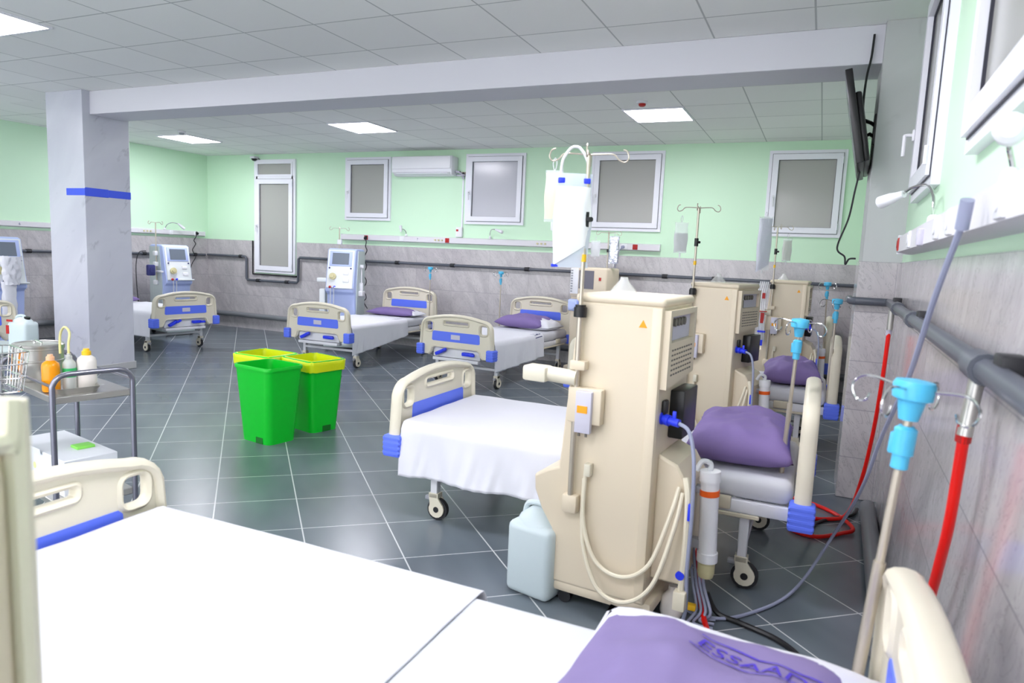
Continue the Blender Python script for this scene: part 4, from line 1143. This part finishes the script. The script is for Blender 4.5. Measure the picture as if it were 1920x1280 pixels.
j = jerrycan('pale blue canister with red marks standing on the low table at the left', (-6.84, 4.03, .45), 10, .22, .16, .30, 'black')
obj('red_mark', MB().box(-.1, -.03, -.0825, -.0795, .245, .265).box(-.11, -.075, -.0825, -.0795, .13, .21), 'red_p', j)

# ------------------------------------------------------------------ waste bins
def make_bin(label, loc, rz, m, liner=False, wt_=.41, dt=.34, wb=.33, db=.26, h=.60):
    t = thing('waste_bin', label, 'bin', loc, rz, 'green plastic waste bins')
    def ring(w, d, z, r=.05): return [(x, y, z) for x, y in rrect(-w / 2, -d / 2, w / 2, d / 2, r, 5)]
    levels = [ring(wb, db, 0), ring(wb + (wt_ - wb) * .98, db + (dt - db) * .98, h - .03), ring(wt_ + .012, dt + .012, h - .03), ring(wt_ + .016, dt + .016, h - .008), ring(wt_ + .006, dt + .006, h), ring(wt_ - .012, dt - .012, h - .002), ring(wb - .012, db - .012, .012)]
    n = len(levels[0]); vs = [p for l in levels for p in l]; fs = []
    for i in range(len(levels) - 1):
        for k in range(n):
            q = (k + 1) % n
            fs.append((i * n + k, i * n + q, (i + 1) * n + q, (i + 1) * n + k))
    fs.append(tuple(range(n))); fs.append(tuple((len(levels) - 1) * n + k for k in range(n)))
    obj('tub', MB().add(vs, fs), m, t, 50)
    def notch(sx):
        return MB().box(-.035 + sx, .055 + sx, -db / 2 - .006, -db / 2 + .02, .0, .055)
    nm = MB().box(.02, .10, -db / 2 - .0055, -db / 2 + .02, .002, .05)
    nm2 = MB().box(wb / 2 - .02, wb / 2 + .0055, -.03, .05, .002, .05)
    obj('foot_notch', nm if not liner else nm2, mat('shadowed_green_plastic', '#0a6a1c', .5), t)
    if liner:
        m_ = 40
        def lf(u, v):
            a = u * 2 * PI
            # superellipse ring
            c, s = math.cos(a), math.sin(a)
            e = 2 / 9
            cx = math.copysign(abs(c) ** e, c); sy = math.copysign(abs(s) ** e, s)
            wv = .5 + .5 * math.sin(a * 7 + v * 3) ; nn = noise.noise(Vector((c * 3, s * 3, v * 4)))
            if v < .25:   # outside skirt
                k = v / .25
                off = .016 + .003 * nn
                return Vector((cx * (wt_ / 2 + off - .008 * (1 - k)), sy * (dt / 2 + off - .008 * (1 - k)), h - .09 - .01 * nn + k * .10))
            k = (v - .25) / .75
            sh = 1 - .15 * k - .05 * nn * k
            return Vector((cx * (wt_ / 2 - .012) * sh, sy * (dt / 2 - .012) * sh, h + .010 * (1 - k) + .008 * nn * (1 - k) - .42 * k))
        o = obj('bin_liner', MB().grid(81, 16, lf), 'liner', t, 80)
    return t
make_bin('bright green open waste bin standing in front of the other two', (-3.845, 4.055, 0), -9, 'green_bin')
make_bin('green waste bin with a yellow liner, right of the three', (-3.80, 4.52, 0), -14, 'green_bin', True)
make_bin('light green waste bin with a yellow liner, left of the three', (-4.26, 4.46, 0), -3, 'lime_bin', True)

# ------------------------------------------------------------------ trolley and what is on it
TRL = (-3.65, 2.35, 0); TRZ = -14
t = thing('trolley', 'stainless steel two-shelf trolley at the left', 'trolley', TRL, TRZ)
for x in (.375, -.375):
    mb = MB().tube(cr([(x, -.185, .06), (x, -.185, .4), (x, -.185, .74), (x, -.18, .80), (x, -.14, .84), (x, -.05, .845), (x, .05, .845), (x, .14, .84), (x, .18, .80), (x, .185, .74), (x, .185, .4), (x, .185, .06)], 4), .0135, 10)
    obj('end_frame', mb, 'steel_grey', t)
for z, nm in ((.735, 'upper_shelf'), (.20, 'lower_shelf')):
    mb = MB().rbox(-.372, .372, -.18, .18, z - .035, z, .004, 1)
    obj(nm, mb, 'steel', t)
for s in (-1, 1): obj('side_rail', MB().cyl((-.375, s * .185, .79), (.375, s * .185, .79), .007, 8), 'steel_grey', t)
for sx in (-.375, .375):
    for sy in (-.185, .185): obj('caster', MB().cyl((sx, sy - .012, .03), (sx, sy + .012, .03), .03, 14).cyl((sx, sy, .03), (sx, sy, .07), .01, 8), 'dark', t)
def ontr(lx, ly, z): return mtop(TRL, TRZ, lx, ly, z)
t = thing('steel_tray', 'shallow stainless tray under the three bottles on the trolley', 'tray', ontr(.215, -.05, .735), TRZ)
lv = [(.12, .085, .0), (.135, .1, .03), (.15, .115, .034), (.132, .097, .031), (.117, .082, .004)]
vs = []; fs = []
for a, b, z in lv: vs += [(x, y, z) for x, y in rrect(-a, -b, a, b, .03, 4)]
n = 20
for i in range(4):
    for k in range(n): fs.append((i * n + k, i * n + (k + 1) % n, (i + 1) * n + (k + 1) % n, (i + 1) * n + k))
fs.append(tuple(range(n))); fs.append(tuple(4 * n + k for k in range(n)))
obj('tray', MB().add(vs, fs), 'steel', t, 40)
def bottle(label, loc, r, h, m, capm, spout=False, extra=None):
    t = thing('bottle', label, 'bottle', loc, 0)
    obj('container', MB().lathe([(r * .95, 0), (r, .01), (r, h * .68), (r * .9, h * .76), (r * .5, h * .83), (r * .42, h * .84)], 22), m, t, 50)
    if capm: obj('cap', MB().lathe([(r * .48, h * .84), (r * .48, h * .93), (r * .34, h * .95), (r * .3, h)], 16), capm, t)
    if spout:
        obj('tube', MB().tube(cr([(0, 0, h * .9), (0, .0, h * 1.25), (-.02, .02, h * 1.55), (-.07, .03, h * 1.68), (-.12, .04, h * 1.5), (-.13, .04, h * 1.2), (-.13, .04, h * .9)], 6), .006, 8), 'tubecream', t)
    if extra: obj('green_label', MB().cyl((0, 0, h * .35), (0, 0, h * .6), r * 1.01, 22), mat('green_printed_label', '#2fae63', .5), t)
    return t
bottle('orange-filled squeeze bottle on the trolley tray', ontr(.215, -.135, .74), .040, .185, 'amber', mat('peach_cap', '#f0b890', .4))
bottle('clear squeeze bottle with a bent yellow tube on the trolley tray', ontr(.225, -.055, .74), .031, .185, 'bottle', 'bottle', True, True)
bottle('white bottle with a yellow cap on the trolley tray', ontr(.24, .02, .74), .045, .205, 'bottle_w', 'yellow')
t = thing('steel_drum', 'round stainless sterilising drum on the trolley behind the bottles', 'drum', ontr(-.20, -.055, .735), TRZ)
obj('body', MB().lathe([(.115, 0), (.118, .004), (.118, .1), (.121, .103), (.121, .108), (.118, .111), (.118, .165), (.122, .167), (.122, .175)], 36), 'steel', t)
lid = obj('lid', MB().lathe([(.121, .172), (.123, .178), (.123, .19), (.118, .196), (.11, .193), (.108, .19)], 36), 'steel', t)
obj('lid_handle', MB().tube(cr([(-.05, 0, .19), (-.045, 0, .205), (.045, 0, .205), (.05, 0, .19)], 4), .005, 8), 'chrome', lid)
obj('copper_band', MB().box(.0, .02, -.124, -.12, .03, .16, T=Matrix.Rotation(R(25), 4, 'Z')), 'copper', t)
t = thing('wire_basket', 'chrome wire basket hung on the side of the trolley at the left edge', 'basket', ontr(-.01, -.30, .735), TRZ)
mb = MB()
for z, a, b in ((0, .13, .075), (.07, .14, .085), (.14, .15, .095), (.2, .155, .1)):
    mb.tube([(x, y, z) for x, y in rrect(-a, -b, a, b, .02, 3)], .004, 6, closed=True)
for k in range(7):
    x = -.12 + k * .04
    mb.tube([(x * 1.18, -.1, .2), (x, -.075, 0), (x, .075, 0), (x * 1.18, .1, .2)], .0025, 5)
for k in range(4):
    y = -.055 + k * .037
    mb.tube([(-.155, y * 1.3, .2), (-.13, y, 0), (.13, y, 0), (.155, y * 1.3, .2)], .0025, 5)
obj('wire_frame', mb, 'chrome', t)
obj('hook', MB().tube(cr([(0, .1, .2), (0, .112, .2), (0, .118, .07), (0, .124, .055)], 3), .004, 6), 'chrome', t)
t = thing('carton', 'long white carton lying on the lower trolley shelf', 'box', ontr(.0, -.01, .20), TRZ + 3)
obj('box', MB().rbox(-.33, .3, -.13, .13, 0, .19, .004, 1), 'card', t)
obj('open_flap', MB().box(-.31, .05, -.12, -.118, .19, .22, T=Matrix.Rotation(R(6), 4, 'X')), 'card', t)
obj('green_tab', MB().rbox(.06, .14, .0, .09, .19, .205, .003), 'lime', t)
obj('red_corner', MB().box(-.331, -.26, -.132, -.1299, .0, .12), 'orange', t)
obj('yellow_logo', MB().cyl((-.05, -.1315, .1), (-.05, -.1295, .1), .018, 16), mat('pale_yellow_print', '#dfe3a0', .6), t)
mb = MB()
for k in range(3): mb.box(.05, .25 - .03 * k, -.1312, -.1298, .06 + k * .018, .066 + k * .018)
obj('printed_lines', mb, 'label', t)

# ------------------------------------------------------------------ cables
hose('electric_cable', 'long grey cord from the right wall rail to the nearest machine', 'cable',
     [(.275, 1.78, 1.65), (.262, 2.0, 1.45), (.26, 2.25, 1.24), (.255, 2.5, 1.08), (.25, 2.8, .9), (.24, 3.1, .66), (.22, 3.45, .42), (.16, 3.62, .2), (.06, 3.45, .05), (-.02, 3.26, .012), (-.12, 3.08, .011), (-.25, 2.93, .011), (-.38, 2.88, .03), (-.42, 2.85, .1)], .0075, 'sleeve', 8, 8,
     [('plug', (.272, 1.772, 1.675), (.272, 1.80, 1.615), .014, 'sleeve')])
hose('electric_cable', 'thick black cord curving on the floor beside the nearest machine', 'cable', [(-.33, 2.95, .1), (-.28, 2.95, .02), (-.17, 2.92, .013), (-.03, 2.86, .013), (.06, 2.76, .013), (.1, 2.62, .013), (.1, 2.45, .013)], .012, 'black', 8, 8)
hose('electric_cable', 'black cords lying on the floor behind the large purple pillow bed', 'cable', [(.02, 4.1, .2), (.08, 4.2, .05), (.1, 4.35, .012), (.2, 4.5, .012), (.3, 4.6, .014), (.34, 4.75, .014)], .01, 'black', 6, 8)
hose('electric_cable', 'curly black cord hanging from the red socket on the back rail', 'cable', [(-6.76, YB - .095, 1.69), (-6.73, YB - .11, 1.62)] + [(-6.75 + .03 * math.sin(k * 1.5), YB - .1, 1.55 - k * .06) for k in range(16)] + [(-6.68, YB - .12, .55)], .0075, 'dark', 5, 7, [('plug', (-6.76, YB - .075, 1.70), (-6.745, YB - .12, 1.68), .025, 'dark')])
hose('electric_cable', 'curly black cord hanging from the left wall rail beside the machine there', 'cable', [(lwx(9.05) + .075, 9.05, 1.66), (lwx(9.0) + .1, 9.02, 1.6)] + [(lwx(9.) + .1, 8.97 + .035 * math.sin(k * 1.5), 1.53 - k * .055) for k in range(8)] + [(lwx(8.9) + .15, 8.85, 1.05)], .0075, 'dark', 5, 7, [('plug', (lwx(9.05) + .055, 9.06, 1.67), (lwx(9.05) + .1, 9.05, 1.65), .024, 'dark')])
hose('electric_cable', 'thin grey cord hanging from the right end of the back rail', 'cable', [(-2.5, YB - .1, 1.69), (-2.54, YB - .12, 1.64), (-2.6, YB - .07, 1.5), (-2.61, YB - .03, 1.3), (-2.61, YB - .1, 1.0), (-2.6, YB - .13, .6)], .007, 'sleeve', 6, 7, [('plug', (-2.5, YB - .075, 1.69), (-2.505, YB - .12, 1.685), .022, 'sleeve')])
t = thing('hose_bundle', 'tangle of clear, red and yellow-tagged tubes on the floor behind the nearest machine', 'tubing', (-.36, 2.88, 0), 0)
mb = MB()
for k in range(4):
    mb.tube(cr([(-.06 + .02 * k, .06, .3), (-.03 + .015 * k, .05, .15), (.0 + .02 * k, .0, .05), (-.02 + .02 * k, -.08 + .03 * k, .012), (.08, -.1 + .04 * k, .012)], 6), .0065, 6)
obj('grey_tube', mb, 'sleeve', t)
obj('red_tube', MB().tube(cr([(-.05, .12, .30), (-.02, .1, .2), (.0, .06, .1), (.03, .0, .03), (.06, -.08, .014), (.08, -.16, .014)], 6), .012, 8), 'red', t)
obj('yellow_tag', MB().rbox(-.04, .0, -.03, .0, .05, .075, .004), 'yellow', t)
obj('white_bottle', MB().lathe([(.045, .012), (.05, .03), (.045, .09), (.02, .12), (.018, .14)], 18, (-.1, -.02, 0)), 'bottle_w', t)
t = thing('soap_dispenser', 'small white holder on the right wall past the pillar', 'holder', (rwx(7.9), 7.9, 1.93), RZR)
obj('holder', MB().rbox(-.06, .06, -.07, 0, -.03, .03, .01), 'white', t)

# ------------------------------------------------------------------ world + view
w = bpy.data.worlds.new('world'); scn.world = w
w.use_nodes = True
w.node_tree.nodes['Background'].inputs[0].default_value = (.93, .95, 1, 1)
w.node_tree.nodes['Background'].inputs[1].default_value = 1.85  # added fill for the ceiling, entering where the wall behind the camera is omitted
scn.view_settings.view_transform = 'Standard'
scn.view_settings.look = 'None'
scn.view_settings.exposure = 1.0
scn.view_settings.gamma = 1.
scn.view_settings.use_curve_mapping = False
